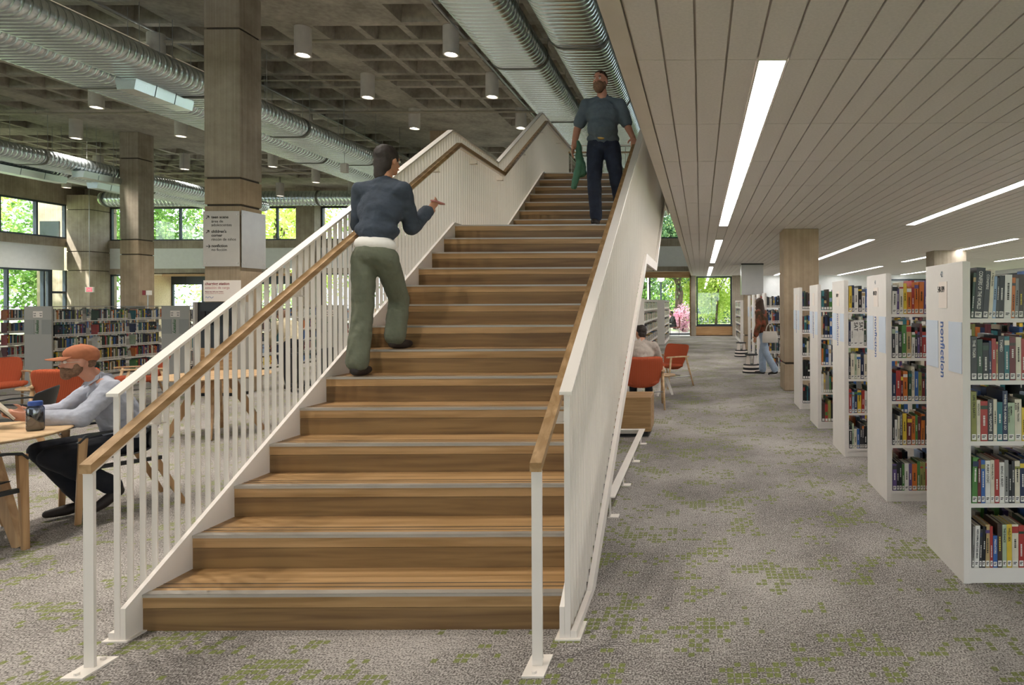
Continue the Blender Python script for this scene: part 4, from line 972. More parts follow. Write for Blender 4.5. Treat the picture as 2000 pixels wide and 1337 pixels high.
def shell_chair(label, loc, F_, group='black shell chairs with oak legs'):
    rz = math.atan2(-F_[0], F_[1]); t = thing('side_chair', label, 'chair', loc, rz, group)
    # seat+back shell: profile along y (front +) swept with curvature across x
    prof = [(.22, .440), (.12, .432), (0, .425), (-.12, .43), (-.20, .455), (-.235, .52), (-.255, .62), (-.275, .72), (-.29, .80)]
    rs = []; nu = 13
    for j, (y, z) in enumerate(prof):
        wd = .235 if j < 4 else .235+.01*(j-4); row = []
        for i in range(nu):
            u = -1+2*i/(nu-1); cv = u*u
            row.append((u*wd, y+(.10*cv if j > 4 else .02*cv*(j/4)), z+(.02*cv if j <= 4 else -.05*cv*(j-4)/4)))
        rs.append(row)
    m = MB(); vs = [p for r in rs for p in r]
    m.add(vs, [(j*nu+i, j*nu+i+1, (j+1)*nu+i+1, (j+1)*nu+i) for j in range(len(rs)-1) for i in range(nu-1)])
    o = m.build('shell', 'black', t, smooth=True); sf = o.modifiers.new('thick', 'SOLIDIFY'); sf.thickness = .012; sb = o.modifiers.new('sub', 'SUBSURF'); sb.levels = sb.render_levels = 1
    for s in (-1, 1):
        path = [(s*.24, -.20, .60), (s*.275, -.12, .645), (s*.285, 0, .66), (s*.285, .14, .655), (s*.275, .225, .640), (s*.27, .245, .60)]
        rs = [[(x-.02, y, z-.008), (x+.02, y, z-.008), (x+.02, y, z+.008), (x-.02, y, z+.008)] for x, y, z in path[:-1]]
        rs.append([(path[-1][0]-.02, path[-1][1]+.01, .595), (path[-1][0]+.02, path[-1][1]+.01, .595), (path[-1][0]+.02, path[-1][1]+.024, .60), (path[-1][0]-.02, path[-1][1]+.024, .60)])
        MB().rings(rs).build('armrest', 'black', t)
        MB().beam((s*.268, .235, .63), (s*.250, .262, 0), .034, .05, up=(0, 1, 0), w2=.026, h2=.034).build('leg', 'oak_z', t)
        MB().beam((s*.24, -.17, .42), (s*.275, -.36, 0), .034, .05, up=(0, 1, 0), w2=.024, h2=.03).build('leg', 'oak_z', t)
        MB().box(s*.25-.018, s*.25+.018, -.22, .24, .385, .412).build('seat_rail', 'black', t)
    return t
FM = Vector((-.571, -.821, 0)).normalized(); SM_ = Vector((-4.62, 4.96, 0))
shell_chair('black shell chair with oak legs under the man in the orange cap', SM_, FM)
shell_chair('empty black shell chair with its back behind the water bottle', (-6.78, 6.25, 0), (-.75, -.45))
shell_chair('black shell chair cut by the left edge, tucked at the round table', (-4.76, 3.95, 0), (.25, .97))

def armchair(label, loc, F_, group='orange upholstered armchairs', book_arm=False):
    rz = math.atan2(-F_[0], F_[1]); t = thing('armchair', label, 'armchair', loc, rz, group)
    def slab(name, prof, wd, th, mat, curve=.03, taper=None, vert=True):
        nu = 9; m = MB(); top = []; bot = []
        for j, (y, z, ny_, nz_) in enumerate(prof):
            f = taper[j] if taper else 1; a = []; b = []
            for i in range(nu):
                u = -1+2*i/(nu-1); cv = curve*u*u; e = th*(1-.35*abs(u)**4)/2
                a.append((u*wd*f, y+cv*ny_+ny_*e, z+cv*nz_+nz_*e)); b.append((u*wd*f, y+cv*ny_-ny_*e, z+cv*nz_-nz_*e))
            top.append(a+b[::-1])
        o = m.rings(top).build(name, mat, t, smooth=True)
        sb = o.modifiers.new('sub', 'SUBSURF'); sb.levels = sb.render_levels = 1; return o
    slab('seat', [(.33, .385, 0, 1), (.28, .42, 0, 1), (.1, .405, 0, 1), (-.12, .385, 0, 1), (-.22, .385, 0, 1)], .29, .085, 'orange', .02, [.92, 1, 1, .97, .9])
    bp = [(-.15, .30, .97, .25), (-.20, .38, .97, .25), (-.245, .52, .96, .28), (-.29, .66, .95, .3), (-.33, .76, .95, .3), (-.345, .79, .95, .3)]
    slab('backrest', bp, .335, .055, 'orange', .07, [.62, .80, .95, 1.0, .98, .86])
    for s in (-1, 1):
        MB().rings([[(s*.33-.026, y, z-.012), (s*.33+.03, y, z-.012), (s*.33+.03, y, z+.012), (s*.33-.026, y, z+.012)] for y, z in ((-.24, .575), (-.1, .583), (.1, .588), (.26, .59), (.31, .585))]).build('armrest', 'oak_light', t, bevel=.006)
        MB().cyl((s*.32, .20, .58), (s*.335, .30, 0), .021, .014, 12).build('leg', 'oak_light', t, smooth=True)
        MB().cyl((s*.32, -.18, .58), (s*.345, -.36, 0), .022, .014, 12).build('leg', 'oak_light', t, smooth=True)
    MB().cyl((-.33, -.02, .23), (.33, -.02, .23), .008, n=8).cyl((-.335, .26, .20), (-.34, -.30, .20), .007, n=8).cyl((.335, .26, .20), (.34, -.30, .20), .007, n=8).build('stretcher', 'conduit', t)
    return t
armchair('orange armchair with its back to us holding the dark-haired seated man', (-.92, 9.75, 0), (-.10, 1.0))
armchair('empty orange armchair beyond the dark-haired seated man', (-.64, 12.2, 0), (-.70, -.70))
armchair('orange armchair at the left edge, seat turned to us', (-10.75, 9.6, 0), (.85, -.5))
armchair('orange armchair directly behind the man in the orange cap, back to us', (-8.3, 8.3, 0), (-.55, .85))
armchair('orange armchair seen through the first balusters by the bookcases', (-9.15, 10.3, 0), (-.65, -.75))
side_table('low_table', 'small low round table between the two orange armchairs right of the stair', (-.66, 11.0, 0), .22, .36, .04, 0, 'white', 'oak_light', .75)
side_table('low_table', 'small low round table with a pale top behind the man in the cap', (-9.6, 9.2, 0), .30, .42, .04, .4, 'oak_z', 'oak_light', .75)
o = MB().box(-.15, .15, -.105, .105, 0, .018).build('magazine', 'label'); o.location = (-9.6, 9.2, .4205); tag(o, 'white magazine lying on the small low table at left', 'magazine')
# wooden block bench
t = thing('wood_block', 'oak box side table beneath the orange armchair beside the stair', 'side table', (-.85, 7.75, 0))
MB().box(-1.12, -.60, 7.53, 8.05, .065, .475).build('box_body', 'oak', t, world=True, bevel=.003)
MB().box(-1.08, -.64, 7.57, 8.01, 0, .065).build('plinth', 'blackm', t, world=True)
# kick stools
def stool(label, loc, s=1):
    t = thing('kick_stool', label, 'stool', loc, group='cream and black kick stools')
    MB().lathe([(0, 0), (.205, 0), (.21, .02), (.205, .03), (.205, .035)], n=32).build('base_bumper', 'blackm', t, smooth=False)
    MB().lathe([(.20, .03), (.195, .075)], n=32).build('lower_ring', 'card', t)
    MB().lathe([(.197, .075), (.192, .125)], n=32).build('rubber_band', 'blackm', t)
    MB().lathe([(.19, .125), (.182, .175)], n=32).build('upper_ring', 'card', t)
    MB().lathe([(.186, .175), (.186, .195), (.11, .20), (0, .20)], n=32).build('lower_step', 'blackm', t)
    for k in range(4):
        a = PI/4+k*PI/2; b = .5
        MB().rings([[(.135*math.cos(a-b), .135*math.sin(a-b), .20), (.135*math.cos(a+b), .135*math.sin(a+b), .20), (.125*math.cos(a+b), .125*math.sin(a+b), .20), (.125*math.cos(a-b), .125*math.sin(a-b), .20)],
                    [(.115*math.cos(a-b*.6), .115*math.sin(a-b*.6), .40), (.115*math.cos(a+b*.6), .115*math.sin(a+b*.6), .40), (.105*math.cos(a+b*.6), .105*math.sin(a+b*.6), .40), (.105*math.cos(a-b*.6), .105*math.sin(a-b*.6), .40)]]).build('upright', 'card', t)
    MB().lathe([(0, .40), (.145, .40), (.15, .41), (.145, .425), (0, .427)], n=32).build('top_step', 'blackm', t)
    return t
stool('kick stool nearest the standing woman, in front of the bookcase ends', (1.17, 14.5, 0))
stool('kick stool farther down the aisle, past the nearer kick stool', (1.22, 18.9, 0))

# ------------------------------------------------------------------ things on the reading table
# water bottle
pb = Vector((-4.615, 4.36, .7405)); t = thing('water_bottle', 'blue-lidded translucent water bottle on the round table', 'bottle', pb)
M['bottle'] = glassy('smoky_blue_plastic', '#7b8aa3', .82, .08); M['water'] = glassy('bottle_water', '#5c5a68', .88, .05); M['lid'] = plain('blue_lid', '#2f4f9a', .4)
MB().lathe([(0, .002), (.040, .002), (.046, .008), (.046, .150), (.042, .163), (.034, .172), (.034, .18)], n=28).build('bottle_body', 'bottle', t, smooth=True)
MB().lathe([(0, .004), (.041, .005), (.0435, .012), (.0435, .118), (0, .118)], n=28).build('water', 'water', t, smooth=True)
MB().lathe([(.037, .172), (.038, .176), (.038, .196), (.035, .202), (0, .203)], n=28).build('lid', 'lid', t, smooth=False)
m = MB()
for k in range(9):
    a = -2.2; z = .03+k*.011
    for q in range(3 if k % 2 else 2): c, s = math.cos(a+q*.1), math.sin(a+q*.1); m.box(.0465*c-.003, .0465*c+.003, .0465*s-.0004, .0465*s+.0004, z, z+.0016)
m.build('measure_marks', 'ink_w', t)
lp = Vector((-4.9, 4.05, .7405)); o = MB().box(-.15, .15, -.11, .11, 0, .014).build('notebook', 'label'); o.location = lp; o.rotation_euler = (0, 0, .5)
tag(o, 'white paper notebook on the round table at the left edge', 'notebook')

# ================================================================== people
def capsule(m, a, b, r0, r1, n=12):
    a = Vector(a); b = Vector(b); d = b-a; L = d.length
    if L < 1e-5: return m.ell(a, (r0,)*3)
    q = d.to_track_quat('Z', 'Y'); rs = []
    for i in range(0, 5): t_ = PI/2*(1-i/4); rs.append((r0*math.cos(t_), -r0*math.sin(t_)))
    for i in range(0, 5): t_ = PI/2*i/4; rs.append((r1*math.cos(t_), L+r1*math.sin(t_)))
    rings = [[a+q@Vector((max(r, .0006)*math.cos(2*PI*k/n), max(r, .0006)*math.sin(2*PI*k/n), z)) for k in range(n)] for r, z in rs]
    return m.rings(rings)
def blob(name, shapes, mat, parent, voxel=.01, smooth=4, disp=0, dscale=.12):
    m = MB()
    for s in shapes:
        if s[0] == 'c': capsule(m, s[1], s[2], s[3], s[4])
        elif s[0] == 'e': m.ell(s[1], s[2], s[3] if len(s) > 3 else None)
        elif s[0] == 'b': m.beam(*s[1:])
    me = m.mesh(name, mat, fix=False); o = bpy.data.objects.new(name, me); COL.objects.link(o)
    rm = o.modifiers.new('r', 'REMESH'); rm.mode = 'VOXEL'; rm.voxel_size = voxel
    if smooth: sm = o.modifiers.new('s', 'SMOOTH'); sm.factor = .5; sm.iterations = smooth
    if disp:
        tx = bpy.data.textures.new('folds', 'CLOUDS'); tx.noise_scale = dscale; tx.noise_depth = 2
        dp = o.modifiers.new('d', 'DISPLACE'); dp.texture = tx; dp.strength = disp; dp.texture_coords = 'GLOBAL'; dp.mid_level = .5
    dg = bpy.context.evaluated_depsgraph_get(); dg.update()
    nm = bpy.data.meshes.new_from_object(o.evaluated_get(dg)); o.modifiers.clear(); o.data = nm; bpy.data.meshes.remove(me)
    nm.name = name; nm.polygons.foreach_set('use_smooth', [True]*len(nm.polygons))
    nm.materials.clear(); nm.materials.append(M[mat] if isinstance(mat, str) else mat)
    nm.transform(Matrix.Translation(-Vector(parent.location))); o.parent = parent; return o
def basis(f, u):
    u = Vector(u).normalized(); f = Vector(f); f = (f-u*f.dot(u)).normalized(); r = f.cross(u); return Matrix((r, f, u)).transposed()   # columns r,f,u
def hand(w_, d, pn, side, curl=.5, L=.085, thumb=True):
    """w_ wrist, d direction of palm, pn palm normal (fingers curl toward it), side = toward thumb"""
    w_ = Vector(w_); d = Vector(d).normalized(); pn = Vector(pn); pn = (pn-d*pn.dot(d)).normalized(); sd = Vector(side); sd = (sd-d*sd.dot(d)-pn*sd.dot(pn)).normalized()
    B = Matrix((sd, pn, d)).transposed(); sh = [('e', w_+d*.045, (.040, .016, .052), B)]
    for i, (o_, ln) in enumerate(((.028, .070), (.010, .080), (-.009, .075), (-.026, .058))):
        k = w_+d*.088+sd*o_; a1 = curl*.7; a2 = curl*1.8
        d1 = d*math.cos(a1)+pn*math.sin(a1); d2 = d*math.cos(a2)+pn*math.sin(a2)
        p1 = k+d1*ln*.5; p2 = p1+d2*ln*.5; sh += [('c', w_+d*.05+sd*o_*.8, k, .0105, .0095), ('c', k, p1, .0095, .0085), ('c', p1, p2, .0085, .0070)]
    if thumb:
        b = w_+d*.022+sd*.028; p1 = b+(d*.6+sd*.7+pn*.25).normalized()*.042; p2 = p1+(d*.9+sd*.15+pn*.4).normalized()*.032
        sh += [('c', b, p1, .013, .0105), ('c', p1, p2, .0105, .0085)]
    return sh
def person(label, J, fwd, hf, look, voxel=.011, group=None):
    """J: joints in world space. fwd body facing; hf face direction; look: clothes dict"""
    J = {k: Vector(v) for k, v in J.items()}; base = look.get('base', (J['pv'].x, J['pv'].y, 0))
    t = thing('person', label, 'person', base, group=group)
    g = look.get('girth', 1.0); hs = look.get('head', 1.0)
    up = Vector(look.get('headup', (0, 0, 1))); HB = basis(hf, up); r, f, u = (Vector(HB.col[i]) for i in range(3)); c = J['hd']
    tu = (J['nk']-J['pv']).normalized(); TB = basis(fwd, tu)
    # head
    hd = [('e', c+u*.02*hs-f*.008*hs, (.074*hs, .094*hs, .092*hs), HB), ('e', c-u*.045*hs+f*.026*hs, (.056*hs, .060*hs, .062*hs), HB), ('e', c-u*.085*hs+f*.058*hs, (.030*hs, .026*hs, .022*hs), HB),
          ('e', c-u*.012*hs+f*.092*hs, (.012*hs, .018*hs, .024*hs), HB), ('e', c-u*.026*hs+f*.104*hs, (.016*hs, .014*hs, .011*hs), HB), ('e', c+u*.022*hs+f*.080*hs, (.050*hs, .014*hs, .012*hs), HB),
          ('e', c-u*.054*hs+f*.088*hs, (.024*hs, .012*hs, .010*hs), HB),
          ('e', c-u*.008*hs-f*.004*hs+r*.076*hs, (.010*hs, .020*hs, .032*hs), HB), ('e', c-u*.008*hs-f*.004*hs-r*.076*hs, (.010*hs, .020*hs, .032*hs), HB),
          ('c', J['nk']-tu*.04, c-u*.05*hs-f*.015, .060*g**.5, .052)]
    body = list(hd)
    body += [('e', J['ch'], (.150*g, .095*g, .17), TB), ('e', J['pv']+tu*.02, (.145*g, .10*g, .12), TB), ('c', J['ch'], J['pv'], .10*g, .105*g), ('c', J['shL'], J['shR'], .046, .046), ('c', J['nk']-tu*.03, J['shL'].lerp(J['nk'], .25), .05, .045), ('c', J['nk']-tu*.03, J['shR'].lerp(J['nk'], .25), .05, .045)]
    for s in 'LR':
        body += [('c', J['sh'+s], J['el'+s], .048*g, .037*g), ('c', J['el'+s], J['wr'+s], .038*g, .026*g), ('c', J['hi'+s], J['kn'+s], .078*g, .052*g), ('c', J['kn'+s], J['an'+s], .052*g, .036*g)]
        h = look.get('hand'+s)
        if h: body += hand(J['wr'+s], *h)
        else:
            d = (J['wr'+s]-J['el'+s]).normalized(); body += hand(J['wr'+s], d, TB.col[0]*(-1 if s == 'R' else 1), fwd, .35)
    blob('body', body, look.get('skin', 'skin'), t, voxel=min(voxel, .0085))
    # shirt
    sl = look.get('sleeve', 1.0); infl = look.get('infl', .016)
    top = [('e', J['ch'], (.158*g+infl, .100*g+infl, .18+infl*.5), TB), ('c', J['ch'], J['pv']+tu*look.get('hem', .03), .108*g+infl, .112*g+infl), ('e', J['pv']+tu*(look.get('hem', .03)+.02), (.152*g+infl, .108*g+infl, .09), TB),
           ('c', J['shL']-tu*.01, J['shR']-tu*.01, .048+infl*.6, .048+infl*.6), ('c', J['nk']-tu*.045, J['shL'].lerp(J['nk'], .15), .055+infl*.5, .045+infl*.5), ('c', J['nk']-tu*.045, J['shR'].lerp(J['nk'], .15), .055+infl*.5, .045+infl*.5), ('c', J['nk']-tu*.05, J['nk']-tu*.005, .070, .060)]
    if 'belly' in look: top.append(('e', J['pv']+tu*.15+Vector(fwd).normalized()*.05, (.155*g, .112*g*look['belly'], .15), TB))
    for s in 'LR':
        if sl <= .5: e = J['sh'+s].lerp(J['el'+s], sl*2*.95); top += [('c', J['sh'+s], e, .050*g+infl*.8, .050*g+infl)]
        else:
            e = J['el'+s].lerp(J['wr'+s], (sl-.5)*2); top += [('c', J['sh'+s], J['el'+s], .048*g+infl*.8, .043*g+infl), ('c', J['el'+s], e, .043*g+infl, .034*g+infl)]
    blob(look.get('topname', 'shirt'), top, look['top'], t, voxel=voxel, disp=look.get('fold', .022), dscale=.09)
    if 'under' in look:
        blob('undershirt', [('e', J['pv']+tu*.06, (.150*g+.018, .108*g+.018, .085), TB)], look['under'], t, voxel=voxel)
    # trousers
    lg = look.get('leg', (.090, .066, .056)); tr = [('e', J['pv']-tu*.01, (.152*g+.008, .110*g+.010, .115), TB)]
    for s in 'LR':
        a = J['kn'+s].lerp(J['an'+s], look.get('cuff', .93))
        tr += [('c', J['hi'+s], J['kn'+s], lg[0]*g, lg[1]*g), ('c', J['kn'+s], a, lg[1]*g, lg[2]*g)]
    blob('trousers', tr, look['bottom'], t, voxel=voxel, disp=.014, dscale=.08)
    for s in 'LR':
        a = J['an'+s]; to = J['to'+s]; d = (to-a); dn = Vector((d.x, d.y, d.z)).normalized()
        un = Vector((0, 0, 1)); B = basis(dn, un)
        m_ = [('c', a+Vector((0, 0, .01)), a-B.col[2]*.035, .045, .045), ('c', a-B.col[2]*.045-dn*.02, a.lerp(to, .55)-B.col[2]*.030, .040, .042), ('c', a.lerp(to, .55)-B.col[2]*.03, to-B.col[2]*.012, .042, .030)]
        blob('shoe', m_, look['shoes'], t, voxel=.009)
        if look.get('soles'):
            blob('shoe_sole', [('e', a.lerp(to, .45)-B.col[2]*.066, (.044, (to-a).length*.62, .013), B)], look['soles'], t, voxel=.008)
    # eyes, brows, mouth
    if look.get('face', True):
        for s in (-1, 1):
            MB().ell(c+r*s*.030*hs+f*.083*hs+u*.006*hs, (.0115*hs,)*3, nu=10, nv=8).build('eye', 'ink_w', t, smooth=True, world=True)
            MB().ell(c+r*s*.030*hs+f*.0905*hs+u*.006*hs, (.006*hs,)*3, nu=8, nv=6).build('pupil', 'hair', t, smooth=True, world=True)
            MB().ell(c+r*s*.032*hs+f*.090*hs+u*.025*hs, (.018*hs, .006*hs, .0045*hs), HB, 10, 6).build('eyebrow', look.get('hairmat', 'hair'), t, smooth=True, world=True)
        MB().ell(c-u*.056*hs+f*.096*hs, (.020*hs, .006*hs, .005*hs), HB, 10, 6).build('mouth', 'ink_pink', t, smooth=True, world=True)
    if look.get('hair'):
        blob('hair', [(k_, *a_) for k_, *a_ in look['hair'](c, r, f, u, HB, hs)], look.get('hairmat', 'hair'), t, voxel=.007, disp=.010, dscale=.03)
    if look.get('beard'):
        bs = [('e', c-u*.070*hs+f*.045*hs, (.062*hs, .062*hs, .052*hs*look['beard']), HB), ('e', c-u*.100*hs+f*.070*hs, (.036*hs, .034*hs, .036*hs*look['beard']), HB), ('e', c-u*.042*hs+f*.096*hs, (.026*hs, .012*hs, .007*hs), HB),
              ('e', c-u*.045*hs+f*.016*hs+r*.058*hs, (.014*hs, .03*hs, .045*hs), HB), ('e', c-u*.045*hs+f*.016*hs-r*.058*hs, (.014*hs, .03*hs, .045*hs), HB)]
        blob('beard', bs, 'beard', t, voxel=.007, disp=.006, dscale=.02)
    return t, (c, r, f, u, HB, hs)
short_hair = lambda c, r, f, u, B, hs: [('e', c+u*.040*hs-f*.022*hs, (.082*hs, .092*hs, .086*hs), B), ('e', c-f*.050*hs-u*.01*hs, (.074*hs, .056*hs, .074*hs), B), ('e', c+u*.088*hs+f*.026*hs, (.062*hs, .055*hs, .030*hs), B)]
M['shirt_blue'] = plain('chambray_shirt', '#a9acb8', .85, 0, .06, 30, 1, 16)
M['trouser_dark'] = plain('dark_trousers', '#1b1e26', .9, 0, .12, 20)
M['boot'] = plain('dark_boot', '#2a2321', .6)
M['cap'] = plain('rust_cap_cloth', '#ab6a4a', .9, 0, .07, 40)
M['denim'] = plain('denim_jacket', '#3a424e', .9, 0, .15, 14, 1, 16)
M['green_trouser'] = plain('olive_trousers', '#646857', .9, 0, .1, 10, 1, 14)
M['teal_tee'] = plain('slate_t_shirt', '#5a656e', .85, 0, .10, 10, 1, 14)
M['jeans'] = plain('dark_jeans', '#2a3042', .9, 0, .18, 12, 1, 16)
M['lightjeans'] = plain('light_jeans', '#9aa9ba', .9, 0, .12, 12)
M['beige_shirt'] = plain('beige_shirt', '#b9ada1', .9, 0, .06, 16, 1, 16)
M['cream_top'] = plain('cream_top', '#c9bd9f', .9, 0, .08, 16)
M['gold'] = plain('brass_buckle', '#9a7f4a', .35, .9)
m, n, b = newmat('rust_print_sweater'); z = N(n, 'TexNoise'); z.inputs['Scale'].default_value = 9; n.links.new(coords(n, (1, 1, 1)), z.inputs['Vector'])
rr = N(n, 'ValToRGB'); rr.color_ramp.elements[0].position = .42; rr.color_ramp.elements[0].color = srgb('#4a3a24'); rr.color_ramp.elements[1].position = .6; rr.color_ramp.elements[1].color = srgb('#8a4a34')
n.links.new(z.outputs['Fac'], rr.inputs[0]); n.links.new(rr.outputs[0], b.inputs['Base Color']); b.inputs['Roughness'].default_value = .95; M['sweater'] = m

# 1 --- the man in the cap, reading
S, Fm = SM_, FM; Lm = Vector((-Fm.y, Fm.x, 0)) ; Lm = Vector((0, 0, 1)).cross(Fm)     # his left
def q(f_, l_, z_): return S+Fm*f_+Lm*l_+Vector((0, 0, z_))
J = dict(pv=q(-.10, 0, .55), ch=q(.02, 0, .83), nk=q(.10, 0, 1.045), hd=q(.205, 0, 1.175), shL=q(.06, .175, .975), shR=q(.06, -.175, .975), elL=q(.24, .25, .775), elR=q(.25, -.25, .78),
         wrL=q(.46, .10, .80), wrR=q(.47, -.12, .80), hiL=q(-.06, .09, .525), hiR=q(-.06, -.09, .525), knL=q(.38, .12, .50), knR=q(.40, -.11, .52), anL=q(.02, .10, .19), anR=q(.16, -.06, .11), toL=q(.15, .11, .065), toR=q(.37, -.06, .06))
hdir = (Fm*1.0+Vector((0, 0, .25))).normalized()
hf = (Fm+Vector((0, 0, -.28))).normalized()
t, (c, r, f, u, HB, hs) = person('seated man in an orange cap and pale blue shirt reading at the round table', J, Fm, hf,
    dict(headup=(0, 0, 1), top='shirt_blue', bottom='trouser_dark', shoes='boot', sleeve=.90, girth=1.08, beard=.85, hairmat='beard', infl=.020, fold=.026, leg=(.088, .068, .062), skin='skin2',
         handL=(hdir, (Lm*-1+Vector((0, 0, .3))), Vector((0, 0, 1)), .75), handR=(hdir, Lm+Vector((0, 0, .3)), Vector((0, 0, 1)), .75),
         hair=lambda c, r, f, u, B, hs: [('e', c+u*.02-f*.045, (.074, .058, .070), B), ('e', c-u*.01-f*.05, (.064, .045, .05), B)]), voxel=.009)
# cap: crown and brim
cm_ = blob('cap', [('e', c+u*.062-f*.012, (.088, .106, .072), HB), ('e', c+u*.040-f*.040, (.086, .080, .062), HB)], 'cap', t, voxel=.008, disp=.006, dscale=.05)
bc = c+u*.045; rs = []
pts = []
for i in range(15):
    a = -1.15+2.3*i/14; pts.append((r*math.sin(a)*.078, f*(math.cos(a)*.078+.02)))
inner = [bc+p[0]+p[1] for p in pts]; outer = [bc+p[0]*1.12+f*(.025+.062*math.cos((-1.15+2.3*i/14)*1.25)**.5 if abs((-1.15+2.3*i/14)*1.25) < 1.57 else .025)+p[1]*1.0-u*(.012+.012*abs(math.sin(-1.15+2.3*i/14))) for i, p in enumerate(pts)]
m = MB(); vs = inner+outer+[p-u*.005 for p in inner]+[p-u*.005 for p in outer]; n_ = 15
fs = [(i, i+1, n_+i+1, n_+i) for i in range(n_-1)]+[(2*n_+i, 3*n_+i, 3*n_+i+1, 2*n_+i+1) for i in range(n_-1)]+[(n_+i, n_+i+1, 3*n_+i+1, 3*n_+i) for i in range(n_-1)]
m.add(vs, fs).build('cap_brim', 'cap', t, world=True, smooth=True)
MB().ell(c+u*.134-f*.012, (.009, .009, .006)).build('cap_button', 'cap', t, world=True)
zz = c-f*.085+u*.03+(-r)*.052
MB().tube([zz+u*.018-f*.004, zz+f*.004+u*.002, zz-f*.004-u*.002, zz-u*.018+f*.004], [.001, .004, .004, .001], 5).build('cap_badge', 'ink_y', t, world=True)
g = MB()
for s in (-1, 1):
    cc = c+r*s*.033+f*.108+u*.004
    g.tube([cc+r*.022*math.cos(a)+u*.017*math.sin(a) for a in [2*PI*i/14 for i in range(15)]], .0013, 5)
    g.tube([cc+r*s*.022, c+r*s*.080+f*.02+u*.004, c+r*s*.080-f*.01-u*.002], .0014, 5)
g.tube([c+r*.011+f*.109+u*.006, c-r*.011+f*.109+u*.006], .0014, 5); g.build('glasses', 'nosing', t, world=True)
# collar and buttons
m = MB()
for s in (-1, 1):
    a = Vector(J['nk'])+u*.0; m.add([a+Fm*.075+Lm*s*.008-u*.03, a+Lm*s*.072+Fm*.0+u*.035, a+Lm*s*.080+Fm*.01-u*.005, a+Fm*.085+Lm*s*.045-u*.065], [(0, 1, 2, 3)])
    m.add([a-Fm*.078+Lm*0+u*.022, a+Lm*s*.072+u*.035, a+Lm*s*.082-u*.004, a-Fm*.092-u*.018], [(0, 1, 2, 3)])
o = m.build('collar', 'shirt_blue', t, world=True); o.modifiers.new('s', 'SOLIDIFY').thickness = .004
# the book he holds
bkc = q(.60, 0, .885); t = thing('open_book', 'hardcover book held up by the man in the orange cap', 'book', bkc)
vv = Vector((0, 0, 1))*.80+Fm*.60; vv.normalize(); nn = Fm*.80-Vector((0, 0, 1))*.60; nn.normalize()
for s in (-1, 1):
    sd = (Lm*s*.93-Fm*-.20).normalized(); a = bkc+nn*0
    nb = sd.cross(vv).normalized()*s
    m = MB(); th = .004; pl = [a-vv*.11, a-vv*.11+sd*.155, a+vv*.11+sd*.155, a+vv*.11]
    m.add([p for p in pl]+[p+nn*th for p in pl], [(0, 1, 2, 3), (7, 6, 5, 4), (0, 4, 5, 1), (1, 5, 6, 2), (2, 6, 7, 3), (3, 7, 4, 0)]); m.build('book_cover', 'bk_dark brown', t, world=True)
    pl = [a-vv*.105-nn*.001, a-vv*.105+sd*.148-nn*.001, a+vv*.105+sd*.148-nn*.001, a+vv*.105-nn*.001]
    m = MB().add([p for p in pl]+[p-nn*.011 for p in pl], [(0, 1, 2, 3), (7, 6, 5, 4), (0, 4, 5, 1), (1, 5, 6, 2), (2, 6, 7, 3), (3, 7, 4, 0)]); m.build('page_block', 'page', t, world=True)

# 2 --- woman climbing the stair, seen from behind
fw = Vector((.12, 1, 0)).normalized()
za, zb = 6*RI, 7*RI
J = dict(pv=(-2.52, 4.86, 2.00), ch=(-2.50, 4.92, 2.34), nk=(-2.49, 4.96, 2.585), hd=(-2.485, 5.01, 2.745), shL=(-2.665, 4.93, 2.50), shR=(-2.315, 4.91, 2.50), elL=(-2.71, 5.00, 2.23), elR=(-2.32, 5.06, 2.22),
         wrL=(-2.69, 5.19, 2.07), wrR=(-2.26, 5.26, 2.40), hiL=(-2.60, 4.86, 1.96), hiR=(-2.43, 4.86, 1.96), knL=(-2.59, 4.82, 1.53), knR=(-2.44, 5.09, 1.64), anL=(-2.57, 4.70, za+.085), anR=(-2.46, 5.06, zb+.085), toL=(-2.57, 4.86, za+.045), toR=(-2.42, 5.22, zb+.045))
person('person in a denim jacket and olive trousers climbing the stair, seen from behind', J, fw, (.35, .94, 0),
       dict(hand_='', top='denim', topname='jacket', bottom='green_trouser', shoes='boot', sleeve=.92, under='label', hem=.16, girth=.98, leg=(.096, .080, .085), infl=.022, face=True,
            hair=lambda c, r, f, u, B, hs: [('e', c+u*.035-f*.020, (.088, .100, .092), B), ('e', c-f*.055-u*.03, (.078, .058, .085), B), ('c', c-f*.05-u*.02, c-f*.075-u*.13, .068, .048)]), voxel=.012)
o = MB().box(-.02, .02, -.10, .10, -.006, .006).build('phone', 'ink_pink'); o.location = (-2.235, 5.36, 2.47); tag(o, 'pink phone held by the person climbing the stair', 'phone')

# 3 --- man coming down from the landing
zl = 14*RI; yb_ = 7.20
J = dict(pv=(-1.12, yb_+.10, zl+.97), ch=(-1.11, yb_+.06, zl+1.28), nk=(-1.11, yb_+.05, zl+1.50), hd=(-1.135, yb_-.0, zl+1.655), shL=(-.915, yb_+.06, zl+1.41), shR=(-1.305, yb_+.06, zl+1.41), elL=(-.83, yb_+.08, zl+1.15), elR=(-1.42, yb_+.10, zl+1.14),
         wrL=(-.745, yb_-.14, zl+.965), wrR=(-1.44, yb_-.02, zl+.90), hiL=(-1.02, yb_+.10, zl+.92), hiR=(-1.21, yb_+.10, zl+.92), knL=(-.96, yb_+.06, zl+.52), knR=(-1.20, yb_-.06, zl+.50), anL=(-.93, yb_+.36, zl+.135), anR=(-1.19, yb_+.0, zl+.085), toL=(-.92, yb_+.22, zl+.05), toR=(-1.20, yb_-.14, zl+.045))
